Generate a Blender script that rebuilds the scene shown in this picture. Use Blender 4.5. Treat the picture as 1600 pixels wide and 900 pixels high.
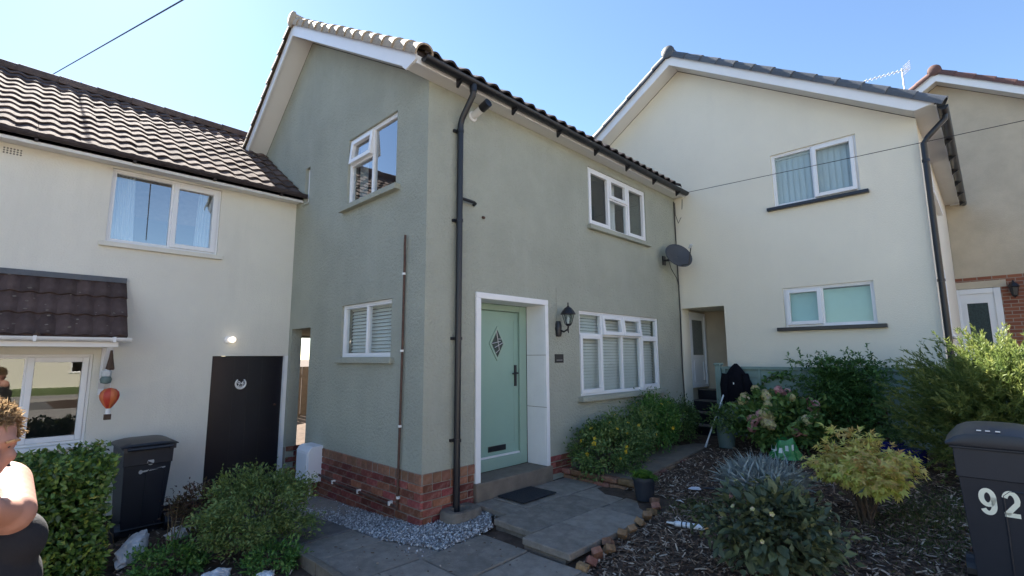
import bpy, math, random
import numpy as np
from mathutils import Vector, Matrix, noise
random.seed(7); np.random.seed(7)
S = bpy.context.scene
for o in list(bpy.data.objects): bpy.data.objects.remove(o)
R = math.radians
# ------------------------------------------------------------------ camera
CAM = Vector((-2.903, -4.054, 1.60))
YAW, PITCH, ROLL = R(45.743), R(8.014), R(-0.328)
cd = bpy.data.cameras.new('camera'); cam = bpy.data.objects.new('camera', cd); S.collection.objects.link(cam)
fw = Vector((math.cos(PITCH)*math.sin(YAW), math.cos(PITCH)*math.cos(YAW), math.sin(PITCH)))
r0 = Vector((math.cos(YAW), -math.sin(YAW), 0)); u0 = r0.cross(fw)
rt = r0*math.cos(ROLL)+u0*math.sin(ROLL); up = -r0*math.sin(ROLL)+u0*math.cos(ROLL)
cam.matrix_world = Matrix(((rt.x, up.x, -fw.x, CAM.x), (rt.y, up.y, -fw.y, CAM.y), (rt.z, up.z, -fw.z, CAM.z), (0, 0, 0, 1)))
cd.sensor_width = 36; cd.lens = 766.86/1600*36; cd.clip_start = .05; cd.clip_end = 2000
S.camera = cam
# ------------------------------------------------------------------ sky, sun, exposure
SUN_EL, SUN_AZ = R(41), R(3)      # azimuth from +Y towards +X
w = bpy.data.worlds.new('World'); S.world = w; w.use_nodes = True
nt = w.node_tree; nt.nodes.clear()
sky = nt.nodes.new('ShaderNodeTexSky'); sky.sky_type = 'NISHITA'; sky.sun_disc = False
sky.sun_elevation = SUN_EL; sky.sun_rotation = SUN_AZ; sky.air_density = 1.0; sky.dust_density = .1; sky.ozone_density = 3.5
bg = nt.nodes.new('ShaderNodeBackground'); bg.inputs[1].default_value = .050
wo = nt.nodes.new('ShaderNodeOutputWorld'); nt.links.new(sky.outputs[0], bg.inputs[0]); nt.links.new(bg.outputs[0], wo.inputs[0])
sl = bpy.data.lights.new('sun', 'SUN'); sl.energy = 5.0; sl.angle = R(.53); sl.color = (1, .94, .85)
so = bpy.data.objects.new('sun', sl); S.collection.objects.link(so)
sd = Vector((math.cos(SUN_EL)*math.sin(SUN_AZ), math.cos(SUN_EL)*math.cos(SUN_AZ), math.sin(SUN_EL)))
so.rotation_euler = sd.to_track_quat('Z', 'Y').to_euler(); so.location = (0, 30, 40)
S.view_settings.view_transform = 'Standard'; S.view_settings.look = 'None'
S.view_settings.exposure = 2.5; S.view_settings.gamma = 1; S.view_settings.use_curve_mapping = False
S.render.engine = 'CYCLES'; S.render.resolution_x = 1024; S.render.resolution_y = 576
# ------------------------------------------------------------------ helpers
I4 = Matrix.Identity(4); W = {}
def link(o, parent=None, M=None):
    S.collection.objects.link(o)
    M = M or I4
    if parent is not None:
        o.parent = parent; o.matrix_parent_inverse = W[parent.name].inverted()
    o.matrix_basis = M; W[o.name] = M.copy(); return o
def tag(o, label=None, cat=None, group=None, kind=None):
    if label: o['label'] = label
    if cat: o['category'] = cat
    if group: o['group'] = group
    if kind: o['kind'] = kind
    return o
def thing(name, label, cat, loc=(0, 0, 0), group=None):
    return tag(link(bpy.data.objects.new(name, None), None, Matrix.Translation(loc)), label, cat, group)
class Fr:                                   # a wall's frame: u along, v up, w out of the wall
    def __init__(s, o, u, n): s.o = Vector(o); s.u = Vector(u); s.n = Vector(n); s.z = Vector((0, 0, 1))
    def __call__(s, u, v, w=0): return s.o+s.u*u+s.z*v+s.n*w
def ident(x, y, z): return Vector((x, y, z))
class MB:
    def __init__(s, fr=ident): s.v = []; s.f = []; s.p = fr
    def add(s, vs, fs):
        n = len(s.v); s.v += [Vector(q) for q in vs]; s.f += [tuple(i+n for i in f) for f in fs]; return s
    def quad(s, *q): return s.add([s.p(*a) for a in q], [tuple(range(len(q)))])
    def box(s, a0, a1, b0, b1, c0, c1):
        return s.add([s.p(a, b, c) for c in (c0, c1) for b in (b0, b1) for a in (a0, a1)],
                     [(0, 2, 3, 1), (4, 5, 7, 6), (0, 1, 5, 4), (2, 6, 7, 3), (0, 4, 6, 2), (1, 3, 7, 5)])
    def prism(s, poly, ext):                # poly: world points, ext: world vector
        n = len(poly); P = [Vector(q) for q in poly]; e = Vector(ext)
        return s.add(P+[q+e for q in P], [tuple(range(n)), tuple(range(2*n-1, n-1, -1))]+[(i, (i+1) % n, n+(i+1) % n, n+i) for i in range(n)])
    def tube(s, pts, r, n=8, cap=True):
        P = [Vector(q) for q in pts]; rr = r if isinstance(r, (list, tuple)) else [r]*len(P); base = len(s.v); x = None
        for i, q in enumerate(P):
            t = (P[min(i+1, len(P)-1)]-P[max(i-1, 0)]).normalized()
            if x is None: x = t.orthogonal().normalized()
            x = (x-t*x.dot(t)).normalized(); y = t.cross(x)
            for k in range(n): a = 2*math.pi*k/n; s.v.append(q+(x*math.cos(a)+y*math.sin(a))*rr[i])
        for i in range(len(P)-1):
            for k in range(n): a = base+i*n+k; b = base+i*n+(k+1) % n; s.f.append((a, b, b+n, a+n))
        if cap: s.f.append(tuple(base+k for k in range(n-1, -1, -1))); s.f.append(tuple(base+(len(P)-1)*n+k for k in range(n)))
        return s
    def lathe(s, prof, c, n=20, axis=(0, 0, 1), wob=0):
        ax = Vector(axis).normalized(); x = ax.orthogonal().normalized(); y = ax.cross(x); c = Vector(c); b = len(s.v)
        for r, h in prof:
            for k in range(n): a = 2*math.pi*k/n; s.v.append(c+ax*h+(x*math.cos(a)+y*math.sin(a))*r*(1+wob*math.sin(3*a+h*9)))
        for i in range(len(prof)-1):
            for k in range(n): p = b+i*n+k; q = b+i*n+(k+1) % n; s.f.append((p, q, q+n, p+n))
        s.f.append(tuple(b+k for k in range(n-1, -1, -1))); s.f.append(tuple(b+(len(prof)-1)*n+k for k in range(n)))
        return s
    def mesh(s, name, mat, smooth=False):
        me = bpy.data.meshes.new(name); me.from_pydata([tuple(q) for q in s.v], [], s.f)
        if mat: me.materials.append(mat)
        import bmesh
        bm = bmesh.new(); bm.from_mesh(me); bmesh.ops.recalc_face_normals(bm, faces=bm.faces); bm.to_mesh(me); bm.free()
        if smooth:
            me.polygons.foreach_set('use_smooth', [True]*len(me.polygons)); me.set_sharp_from_angle(angle=R(40))
        return me
    def build(s, name, mat, parent=None, smooth=False, label=None, cat=None, group=None, kind=None, bevel=0):
        o = link(bpy.data.objects.new(name, s.mesh(name, mat, smooth)), parent)
        if bevel: m = o.modifiers.new('bevel', 'BEVEL'); m.width = bevel; m.segments = 2; m.limit_method = 'ANGLE'
        return tag(o, label, cat, group, kind)
def piece(name, me, M, parent): return link(bpy.data.objects.new(name, me), parent, M)
def TR(loc, rot=(0, 0, 0), sc=(1, 1, 1)):
    from mathutils import Euler
    return Matrix.LocRotScale(Vector(loc), Euler(rot), Vector(sc))
def cbox(sx, sy, sz, c):                     # chamfered unit piece centred on the origin
    m = MB(); hx, hy, hz = sx/2, sy/2, sz/2
    V = []; idx = {}
    for i in (-1, 1):
        for j in (-1, 1):
            for k in (-1, 1):
                for a in range(3):
                    q = [i*(hx-c), j*(hy-c), k*(hz-c)]; q[a] = (i*hx, j*hy, k*hz)[a]; idx[(i, j, k, a)] = len(V); V.append(q)
    F = []
    def srt(keys, n):
        n = Vector(n); P = [Vector(V[idx[k]]) for k in keys]; c0 = sum(P, Vector())/len(P); x = (P[0]-c0).normalized(); y = n.cross(x)
        return tuple(idx[k] for k in sorted(keys, key=lambda k: math.atan2((Vector(V[idx[k]])-c0).dot(y), (Vector(V[idx[k]])-c0).dot(x))))
    for a in range(3):
        for sgn in (-1, 1):
            ks = [k for k in idx if k[3] == a and k[a] == sgn]; n = [0, 0, 0]; n[a] = sgn; F.append(srt(ks, n))
    for a in range(3):
        b, c2 = [q for q in range(3) if q != a]
        for s1 in (-1, 1):
            for s2 in (-1, 1):
                ks = [k for k in idx if k[b] == s1 and k[c2] == s2 and k[3] in (b, c2)]; n = [0, 0, 0]; n[b] = s1; n[c2] = s2; F.append(srt(ks, Vector(n).normalized()))
    for i in (-1, 1):
        for j in (-1, 1):
            for k in (-1, 1): F.append(srt([(i, j, k, a) for a in range(3)], Vector((i, j, k)).normalized()))
    return m.add(V, F)
# ------------------------------------------------------------------ materials
def mat(name, col, rough=.7, var=.12, scale=6., bump=0., bscale=60., metal=0., spec=.5, coord='Object', rnd=0., stain=None, detail=5, streak=None, hue=0., bdist=.012):
    m = bpy.data.materials.new(name); m.use_nodes = True; t = m.node_tree; N = t.nodes; L = t.links; b = N['Principled BSDF']
    b.inputs['Roughness'].default_value = rough; b.inputs['Metallic'].default_value = metal; b.inputs['Specular IOR Level'].default_value = spec
    tc = N.new('ShaderNodeTexCoord'); P = tc.outputs[coord]
    no = N.new('ShaderNodeTexNoise'); no.inputs['Scale'].default_value = scale; no.inputs['Detail'].default_value = detail; no.inputs['Roughness'].default_value = .62; L.new(P, no.inputs['Vector'])
    mr = N.new('ShaderNodeMapRange'); mr.inputs[1].default_value = .3; mr.inputs[2].default_value = .7; mr.inputs[3].default_value = 1-var; mr.inputs[4].default_value = 1+var; L.new(no.outputs[0], mr.inputs[0])
    fac = mr.outputs[0]
    if rnd:
        oi = N.new('ShaderNodeObjectInfo'); r2 = N.new('ShaderNodeMapRange'); r2.inputs[3].default_value = 1-rnd; r2.inputs[4].default_value = 1+rnd; L.new(oi.outputs['Random'], r2.inputs[0])
        mu = N.new('ShaderNodeMath'); mu.operation = 'MULTIPLY'; L.new(fac, mu.inputs[0]); L.new(r2.outputs[0], mu.inputs[1]); fac = mu.outputs[0]
    hs = N.new('ShaderNodeHueSaturation'); hs.inputs['Color'].default_value = (*col, 1); L.new(fac, hs.inputs['Value']); c = hs.outputs[0]
    if hue and rnd:
        mh = N.new('ShaderNodeMath'); mh.operation = 'MULTIPLY'; mh.inputs[1].default_value = 7.31; L.new(oi.outputs['Random'], mh.inputs[0])
        fr = N.new('ShaderNodeMath'); fr.operation = 'FRACT'; L.new(mh.outputs[0], fr.inputs[0])
        h2 = N.new('ShaderNodeMapRange'); h2.inputs[3].default_value = .5-hue; h2.inputs[4].default_value = .5+hue; L.new(fr.outputs[0], h2.inputs[0]); L.new(h2.outputs[0], hs.inputs['Hue'])
    if stain:
        sc_, amt, scol = stain
        n2 = N.new('ShaderNodeTexNoise'); n2.inputs['Scale'].default_value = sc_; n2.inputs['Detail'].default_value = 8; n2.inputs['Roughness'].default_value = .7
        mp = N.new('ShaderNodeMapping'); L.new(P, mp.inputs[0]); L.new(mp.outputs[0], n2.inputs['Vector'])
        if streak: mp.inputs['Scale'].default_value = (1, 1, streak)
        m2 = N.new('ShaderNodeMapRange'); m2.inputs[1].default_value = .52; m2.inputs[2].default_value = .75; m2.inputs[4].default_value = amt; L.new(n2.outputs[0], m2.inputs[0])
        mx = N.new('ShaderNodeMix'); mx.data_type = 'RGBA'; mx.inputs['B'].default_value = (*scol, 1); L.new(m2.outputs[0], mx.inputs['Factor']); L.new(c, mx.inputs['A']); c = mx.outputs['Result']
    L.new(c, b.inputs['Base Color'])
    if bump:
        n3 = N.new('ShaderNodeTexNoise'); n3.inputs['Scale'].default_value = bscale; n3.inputs['Detail'].default_value = 6; n3.inputs['Roughness'].default_value = .65; L.new(P, n3.inputs['Vector'])
        bu = N.new('ShaderNodeBump'); bu.inputs['Strength'].default_value = bump; bu.inputs['Distance'].default_value = bdist; L.new(n3.outputs[0], bu.inputs['Height']); L.new(bu.outputs[0], b.inputs['Normal'])
    return m
def leafmat(name, cols, trans=.35, rough=.5, spec=.35):
    m = bpy.data.materials.new(name); m.use_nodes = True; t = m.node_tree; N = t.nodes; L = t.links; b = N['Principled BSDF']; out = N['Material Output']
    at = N.new('ShaderNodeAttribute'); at.attribute_name = 'tint'
    ra = N.new('ShaderNodeValToRGB'); e = ra.color_ramp.elements
    while len(e) < len(cols): e.new(.5)
    for i, c in enumerate(cols): e[i].position = i/(len(cols)-1); e[i].color = (*c, 1)
    L.new(at.outputs['Fac'], ra.inputs[0]); L.new(ra.outputs[0], b.inputs['Base Color']); b.inputs['Roughness'].default_value = rough; b.inputs['Specular IOR Level'].default_value = spec
    tr = N.new('ShaderNodeBsdfTranslucent'); L.new(ra.outputs[0], tr.inputs[0]); mx = N.new('ShaderNodeMixShader'); mx.inputs[0].default_value = trans
    L.new(b.outputs[0], mx.inputs[1]); L.new(tr.outputs[0], mx.inputs[2]); L.new(mx.outputs[0], out.inputs[0]); return m
def glassmat(name, tint=(.86, .92, .92), k=2.2, rough=0.):
    m = bpy.data.materials.new(name); m.use_nodes = True; t = m.node_tree; N = t.nodes; L = t.links; N.remove(N['Principled BSDF']); out = N['Material Output']
    tr = N.new('ShaderNodeBsdfTransparent'); tr.inputs[0].default_value = (*tint, 1); gl = N.new('ShaderNodeBsdfGlossy'); gl.inputs['Roughness'].default_value = rough
    lw = N.new('ShaderNodeLayerWeight'); lw.inputs[0].default_value = .5; pw = N.new('ShaderNodeMath'); pw.operation = 'POWER'; pw.inputs[1].default_value = 4.2; L.new(lw.outputs['Facing'], pw.inputs[0])
    mu = N.new('ShaderNodeMath'); mu.operation = 'MULTIPLY_ADD'; mu.use_clamp = True; mu.inputs[1].default_value = .9; mu.inputs[2].default_value = .045*k; L.new(pw.outputs[0], mu.inputs[0])
    mx = N.new('ShaderNodeMixShader'); L.new(mu.outputs[0], mx.inputs[0]); L.new(tr.outputs[0], mx.inputs[1]); L.new(gl.outputs[0], mx.inputs[2]); L.new(mx.outputs[0], out.inputs[0]); return m
M = {}
M['sage'] = mat('sage_render', (.40, .414, .345), .9, .09, 1.6, 1., 30, bdist=.03, detail=8, stain=(2.2, .5, (.47, .485, .42)), streak=.28, spec=.2)
M['cream'] = mat('cream_render', (.72, .70, .62), .9, .04, 1.2, .5, 50, stain=(2.0, .4, (.58, .56, .50)), streak=.18, spec=.2)
M['cream2'] = mat('ivory_render', (.77, .73, .61), .88, .03, 1.0, .4, 60, stain=(1.6, .3, (.67, .64, .56)), streak=.22, spec=.2)
M['tan'] = mat('tan_render', (.52, .45, .34), .92, .09, 2.5, .6, 60, stain=(2, .3, (.45, .39, .30)), spec=.2)
M['upvc'] = mat('white_upvc', (.78, .79, .80), .35, .02, 3, spec=.5)
M['whitepaint'] = mat('white_paint', (.80, .80, .80), .6, .03, 4, .12, 40, stain=(5, .18, (.62, .61, .58)))
M['soffit'] = mat('white_board', (.72, .72, .71), .5, .03, 3, stain=(3, .2, (.60, .58, .52)))
M['black'] = mat('black_plastic', (.012, .013, .017), .38, .1, 8)
M['blackpaint'] = mat('black_gloss_paint', (.010, .010, .016), .28, .15, 3, .05, 20, stain=(4, .2, (.03, .03, .035)))
M['brick'] = mat('red_brick', (.235, .08, .058), .9, .32, 18, .9, 80, rnd=.42, hue=.02, stain=(9, .75, (.33, .26, .22)), spec=.2)
M['bricktop'] = mat('buff_brick', (.25, .125, .08), .9, .2, 18, .6, 90, rnd=.2, hue=.01, stain=(7, .5, (.24, .19, .16)), spec=.2)
M['oldbrick'] = mat('orange_brick', (.23, .125, .08), .9, .35, 14, .9, 60, rnd=.4, hue=.03, stain=(9, .75, (.25, .20, .16)), spec=.2)
M['mortar'] = mat('mortar', (.27, .235, .20), .95, .2, 20, .8, 80, spec=.15)
M['tile'] = mat('concrete_tile', (.115, .084, .074), .95, .25, 9, .5, 70, rnd=.25, stain=(8, .5, (.19, .16, .13)), spec=.08)
M['tiledark'] = mat('dark_tile', (.045, .036, .038), .7, .2, 9, .4, 70, rnd=.2, stain=(11, .3, (.13, .125, .11)), spec=.25)
M['browntile'] = mat('brown_canopy_tile', (.085, .058, .052), .85, .25, 9, .4, 70, rnd=.2, stain=(11, .3, (.15, .13, .11)), spec=.25)
M['tilecap'] = mat('sandy_verge_cap', (.36, .29, .21), .8, .2, 8, .4, 60, rnd=.15, stain=(6, .4, (.25, .21, .17)))
M['slate'] = mat('grey_verge_cap', (.075, .085, .10), .6, .15, 8, .3, 60, rnd=.15, stain=(6, .3, (.15, .15, .15)))
M['redtile'] = mat('red_brown_cap', (.13, .065, .055), .7, .2, 8, .4, 60, rnd=.2)
M['slab'] = mat('concrete_slab', (.235, .205, .172), .92, .22, 11, .9, 45, rnd=.16, stain=(14, .6, (.34, .31, .265)), detail=9, spec=.2)
M['slabdark'] = mat('dark_slab', (.12, .115, .11), .9, .25, 9, .7, 50, rnd=.15, stain=(10, .5, (.19, .18, .165)), spec=.25)
M['stone'] = mat('weathered_stone', (.17, .145, .12), .95, .25, 10, .8, 50, stain=(6, .5, (.26, .24, .20)), spec=.2)
M['step'] = mat('step_concrete', (.20, .165, .13), .9, .16, 7, .5, 60, stain=(5, .5, (.13, .11, .09)), spec=.2)
M['gravel'] = mat('grey_gravel', (.36, .36, .37), .85, .45, 34, .3, 60, spec=.3)
M['soil'] = mat('garden_soil', (.085, .06, .045), .97, .4, 9, .9, 26, stain=(4, .5, (.10, .075, .055)), spec=.15)
M['pave'] = mat('pale_paving', (.36, .34, .31), .92, .12, 2, .3, 60)
M['lawn'] = mat('lawn_grass', (.10, .15, .04), .95, .25, 5, .6, 90)
M['road'] = mat('worn_asphalt', (.15, .145, .14), .93, .2, 8, .5, 90)
M['doorgreen'] = mat('sage_green_door', (.25, .39, .32), .45, .03, 3, .06, 90)
M['framegreen'] = mat('sage_green_frame', (.27, .39, .32), .48, .04, 3)
M['fence'] = mat('painted_fence_green', (.20, .285, .255), .75, .12, 6, .3, 40, stain=(7, .35, (.13, .19, .17)))
M['meter'] = mat('white_grp', (.74, .76, .80), .45, .02, 3)
M['rust'] = mat('rusty_pipe', (.085, .045, .032), .7, .35, 25, .3, 60, stain=(14, .5, (.19, .12, .08)))
M['binblue'] = mat('bin_plastic', (.016, .020, .030), .5, .08, 8, .06, 180)
M['binlid'] = mat('bin_lid_plastic', (.022, .026, .034), .42, .12, 7, .06, 150, stain=(5, .3, (.05, .05, .055)))
M['digit'] = mat('cream_vinyl', (.85, .87, .72), .45, .05, 6)
M['white'] = mat('white_plastic', (.75, .75, .74), .45, .03, 6)
M['label'] = mat('silver_label', (.5, .52, .52), .5, .1, 30)
M['dish'] = mat('dish_grey', (.05, .055, .065), .5, .08, 8)
M['alu'] = mat('pale_metal', (.55, .56, .58), .4, .1, 12, metal=.6)
M['bluepot'] = mat('blue_glaze', (.010, .016, .14), .2, .15, 6)
M['greypot'] = mat('grey_green_pot', (.115, .165, .155), .55, .08, 6)
M['darkpot'] = mat('dark_pot', (.022, .026, .036), .5, .1, 8)
M['mat'] = mat('rubber_mat', (.013, .016, .022), .9, .25, 30, .6, 140)
M['jacket'] = mat('black_fabric', (.007, .007, .011), .95, .2, 10, .5, 60, spec=.15)
M['curtain'] = mat('white_curtain', (.70, .69, .68), .9, .05, 4)
M['blind'] = mat('venetian_slat', (.76, .76, .71), .55, .03, 4)
M['vblind'] = mat('vertical_blind', (.62, .68, .66), .8, .03, 4)
M['mint'] = mat('mint_blind', (.45, .66, .57), .8, .04, 3)
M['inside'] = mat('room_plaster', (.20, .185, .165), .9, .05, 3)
M['timber'] = mat('grey_timber', (.15, .125, .095), .9, .25, 14, .5, 50)
M['wood'] = mat('brown_wood', (.075, .045, .030), .85, .25, 12, .4, 50)
M['bark'] = mat('bark', (.09, .065, .045), .95, .3, 16, .8, 60)
M['rock'] = mat('white_quartz_rock', (.62, .63, .64), .85, .25, 6, .9, 22, stain=(5, .5, (.22, .20, .17)))
M['red'] = mat('red_balloon', (.48, .055, .030), .5, .12, 6)
M['orange'] = mat('orange_balloon', (.58, .15, .05), .5, .1, 6)
M['tube'] = mat('sealant_white', (.68, .71, .76), .4, .05, 10)
M['ochre'] = mat('ochre_cap', (.50, .28, .09), .5, .08, 10)
M['bagg'] = mat('green_bag', (.045, .26, .085), .35, .15, 8, .4, 20)
M['bagw'] = mat('bag_white', (.70, .77, .74), .4, .06, 8)
M['skin'] = mat('skin', (.44, .225, .165), .6, .07, 9, .1, 120)
M['vest'] = mat('black_jersey', (.012, .012, .016), .85, .12, 10, .25, 90)
M['hair'] = mat('light_ginger_hair', (.46, .26, .11), .5, .2, 30)
M['cable'] = mat('cable_sheath', (.02, .02, .022), .6)
M['glass'] = glassmat('window_glass', k=2.0)
M['glass2'] = glassmat('window_glass_bright', (.80, .88, .90), k=7.5)
M['lead'] = mat('leaded_glass', (.03, .05, .05), .35, .4, 40, spec=.25)
M['bulb'] = mat('frosted_bulb', (.8, .78, .72), .3)
M['frost'] = mat('obscured_glass', (.14, .16, .16), .25, .2, 30)
em = bpy.data.materials.new('lit_lamp'); em.use_nodes = True; em.node_tree.nodes['Principled BSDF'].inputs['Emission Color'].default_value = (1, .86, .68, 1); em.node_tree.nodes['Principled BSDF'].inputs['Emission Strength'].default_value = .5; M['lit'] = em
# ------------------------------------------------------------------ ground
def ss(t): t = min(max(t, 0), 1); return t*t*(3-2*t)
def g(x, y):
    r = .03+.055*min(max(x-.5, 0), 7)+.053*min(max(-y-1, 0), 4)*ss(x/5.3)
    l = -.02-.067*min(max(y, 0), 4)-.05*min(max(-x-1, 0), 3)
    t = ss((x+.2)/1.0); return l*(1-t)+r*t
def gz(x, y):
    d = 0
    if -4 < x < 8 and -6 < y < 4: d = .022*noise.noise((x*2.1, y*2.1, 0))+.011*noise.noise((x*6.3, y*6.3, 3))
    return g(x, y)+d-.012
xs = sorted(set([-400, -120, -50, -25, -14, -9, -6, 9, 12, 16, 25, 50, 120, 400]+[round(-5+i*.13, 3) for i in range(104)]))
ys = sorted(set([-400, -120, -50, -30, -18, -12, -9, -7, 7, 10, 16, 30, 60, 120, 400]+[round(-6.4+i*.13, 3) for i in range(85)]))
m = MB(); m.v = [Vector((x, y, gz(x, y))) for y in ys for x in xs]; nx = len(xs)
m.f = [(j*nx+i, j*nx+i+1, (j+1)*nx+i+1, (j+1)*nx+i) for j in range(len(ys)-1) for i in range(nx-1)]
m.build('ground', M['soil'], smooth=True, kind='structure')
for nm, y0, y1, z in (('road', -16.5, -10.5, -.06), ('pavement', -10.5, -6.6, .06), ('far_pavement', -18.8, -16.5, .06), ('far_lawn', -27, -18.8, .07)):
    MB().box(-70, 70, y0, y1, -.3, z).build(nm, M[{'road': 'road', 'far_lawn': 'lawn'}.get(nm, 'pave')], kind='structure')
# bark mulch chips: too many to count
def chips(name, n, region, mt, ls, ws, zoff=.01, parent=None, tilt=.35):
    V = np.zeros((n*5, 3)); F = []; k = 0
    while k < n:
        q = region()
        if q is None: continue
        x, y = q; z = gz(x, y)+zoff+random.uniform(0, .012)
        a = random.uniform(0, 6.283); l = random.uniform(*ls)/2; wd = random.uniform(*ws)/2; ti = random.gauss(0, tilt); tr = random.gauss(0, .4)
        d = np.array((math.cos(a)*math.cos(ti), math.sin(a)*math.cos(ti), math.sin(ti))); s_ = np.array((-math.sin(a)*math.cos(tr), math.cos(a)*math.cos(tr), math.sin(tr))); c = np.array((x, y, z))
        V[k*5:k*5+5] = (c-d*l-s_*wd*.7, c-d*l*.8+s_*wd, c+d*l+s_*wd*.5, c+d*l*.8-s_*wd, c+np.array((0, 0, wd*.7)))
        b = k*5; F += [(b, b+4, b+3), (b, b+1, b+4), (b+1, b+2, b+4), (b+2, b+3, b+4)]; k += 1
    me = bpy.data.meshes.new(name); me.from_pydata(V.tolist(), [], F); me.materials.append(mt)
    at = me.attributes.new('tint', 'FLOAT', 'FACE'); at.data.foreach_set('value', np.repeat(np.random.rand(n)**1.6, 4))
    return link(bpy.data.objects.new(name, me), parent)
chipm = leafmat('bark_chip', [(0.078, 0.050, 0.036), (0.144, 0.098, 0.070), (0.240, 0.174, 0.126), (0.552, 0.468, 0.372)], 0, .85, .2)
def mulch_reg():
    y = random.uniform(-6.0, -.9); x = random.uniform(.1, 5.25)
    if random.random() > 1.25-.19*x: return None
    if x < 2.1 and y > -1.6: return None
    if y < -3.6 and x < .6: return None
    return x, y
tag(chips('bark_mulch', 24000, mulch_reg, chipm, (.025, .085), (.007, .02)), 'brown bark mulch chips spread over the right garden bed', 'mulch', kind='stuff')
def path_reg():
    x, y = random.uniform(-.98, .25), random.uniform(-2.6, 2.0)
    if x > -.42 and y > -.65: return None
    return x, y
tag(chips('path_debris', 170, path_reg, chipm, (.012, .035), (.008, .018), .05, None, .1), 'scattered leaf and chip debris on the paved path', 'debris', kind='stuff')
def left_reg():
    x = random.uniform(-3.3, -1.08); y = random.uniform(-1.2, 3.0)
    return x, y
tag(chips('leaf_litter', 3500, left_reg, chipm, (.015, .05), (.006, .016)), 'dead leaf litter and chippings on the left bed', 'leaf litter', kind='stuff')
# ------------------------------------------------------------------ houses: generic pieces
def wall(mb, F, u0, u1, v0, top, holes=(), depth=.28, extra=()):
    br = sorted(set([u0, u1]+list(extra)+[h[0] for h in holes]+[h[1] for h in holes])); br = [b for b in br if u0 <= b <= u1]
    for a, b in zip(br[:-1], br[1:]):
        hs = sorted([h for h in holes if h[0] <= a+1e-6 and h[1] >= b-1e-6], key=lambda h: h[2]); lo = v0
        segs = []
        for h in hs:
            if h[2] > lo: segs.append((lo, lo, h[2], h[2]))
            lo = h[3]
        segs.append((lo, lo, top(b), top(a)))
        for s_ in segs:
            for w_ in (0, -depth): mb.add([F(a, s_[0], w_), F(b, s_[1], w_), F(b, s_[2], w_), F(a, s_[3], w_)], [(0, 1, 2, 3)])
        mb.add([F(a, top(a), 0), F(b, top(b), 0), F(b, top(b), -depth), F(a, top(a), -depth)], [(0, 1, 2, 3)])
    for (a, b, c, d) in [h[:4] for h in holes]:
        for q in (((a, c), (a, d)), ((b, c), (b, d)), ((a, c), (b, c)), ((a, d), (b, d))):
            mb.add([F(*q[0], 0), F(*q[1], 0), F(*q[1], -depth), F(*q[0], -depth)], [(0, 1, 2, 3)])
    for a in (u0, u1): mb.add([F(a, v0, 0), F(a, top(a), 0), F(a, top(a), -depth), F(a, v0, -depth)], [(0, 1, 2, 3)])
    return mb
def ring(mb, F, a, b, c, d, t, w0, w1):
    mb.box(a, a+t, c, d, w0, w1); mb.box(b-t, b, c, d, w0, w1); mb.box(a+t, b-t, c, c+t, w0, w1); mb.box(a+t, b-t, d-t, d, w0, w1)
def window(house, F, a, b, c, d, cells, back=.05, sillm=None, sill=(.06, .09, .05), blind=None, glass='glass', fm='upvc'):
    """cells: (u0,u1,v0,v1,type) as fractions; type f fixed, s sash, v top-hung vent ajar"""
    mb = MB(F); w1 = -back; w0 = w1-.06
    ring(mb, F, a, b, c, d, .028, w0, w1)
    sashes = []; panes = []
    A, B, C_, D = a+.028, b-.028, c+.028, d-.028
    for (p, q, r_, s_, ty) in cells:
        e = (A+(B-A)*p, A+(B-A)*q, C_+(D-C_)*r_, C_+(D-C_)*s_)
        t = .02; ring(mb, F, *e, t, w0, w1-.003)
        if ty == 'f': panes.append((e[0]+t, e[1]-t, e[2]+t, e[3]-t, F))
        else:
            FF = F
            if ty == 'v' or ty == 'o':
                ang = R(6 if ty == 'v' else 3); hv, hw = e[3], w1
                FF = (lambda hv, hw, ang: (lambda u, v, w_: F(u, hv+(v-hv)*math.cos(ang)+(w_-hw)*math.sin(ang), hw-(v-hv)*math.sin(ang)+(w_-hw)*math.cos(ang))))(hv, hw, ang)
            sashes.append((e, FF)); k = .052
            panes.append((e[0]+k, e[1]-k, e[2]+k, e[3]-k, FF))
    o = mb.build('window', M[fm], house, bevel=.004)
    for e, FF in sashes:
        sb = MB(FF); ring(sb, FF, e[0]+.004, e[1]-.004, e[2]+.004, e[3]-.004, .055, w1-.035, w1+.016); sb.build('sash', M[fm], o, bevel=.005)
    for (p, q, r_, s_, FF) in panes:
        pb = MB(); pb.add([FF(p-.006, r_-.006, w1-.03), FF(q+.006, r_-.006, w1-.03), FF(q+.006, s_+.006, w1-.03), FF(p-.006, s_+.006, w1-.03)], [(0, 1, 2, 3)]); pb.build('pane', M[glass], o)
    if sillm: MB(F).box(a-sill[1], b+sill[1], c-sill[0], c-.003, -.1, sill[2]).build('sill', M[sillm], o, bevel=.006)
    if blind: blind(o, F, a+.03, b-.03, c+.03, d-.03, w0-.05)
    return o
def venetian(o, F, a, b, c, d, w_, pitch=.038, tilt=.9):
    mb = MB(F); v = c+.012
    while v < d:
        h = pitch*.52; dx = pitch*.28
        mb.add([F(a, v-h, w_+dx), F(b, v-h, w_+dx), F(b, v+h*.75, w_-dx), F(a, v+h*.75, w_-dx)], [(0, 1, 2, 3)])
        v += pitch
    for k in (.2, .8): u = a+(b-a)*k; mb.box(u-.002, u+.002, c, d, w_+.014, w_+.016)
    mb.box(a, b, d-.03, d, w_-.02, w_+.02); mb.build('blind', M['blind'], o)
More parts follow.
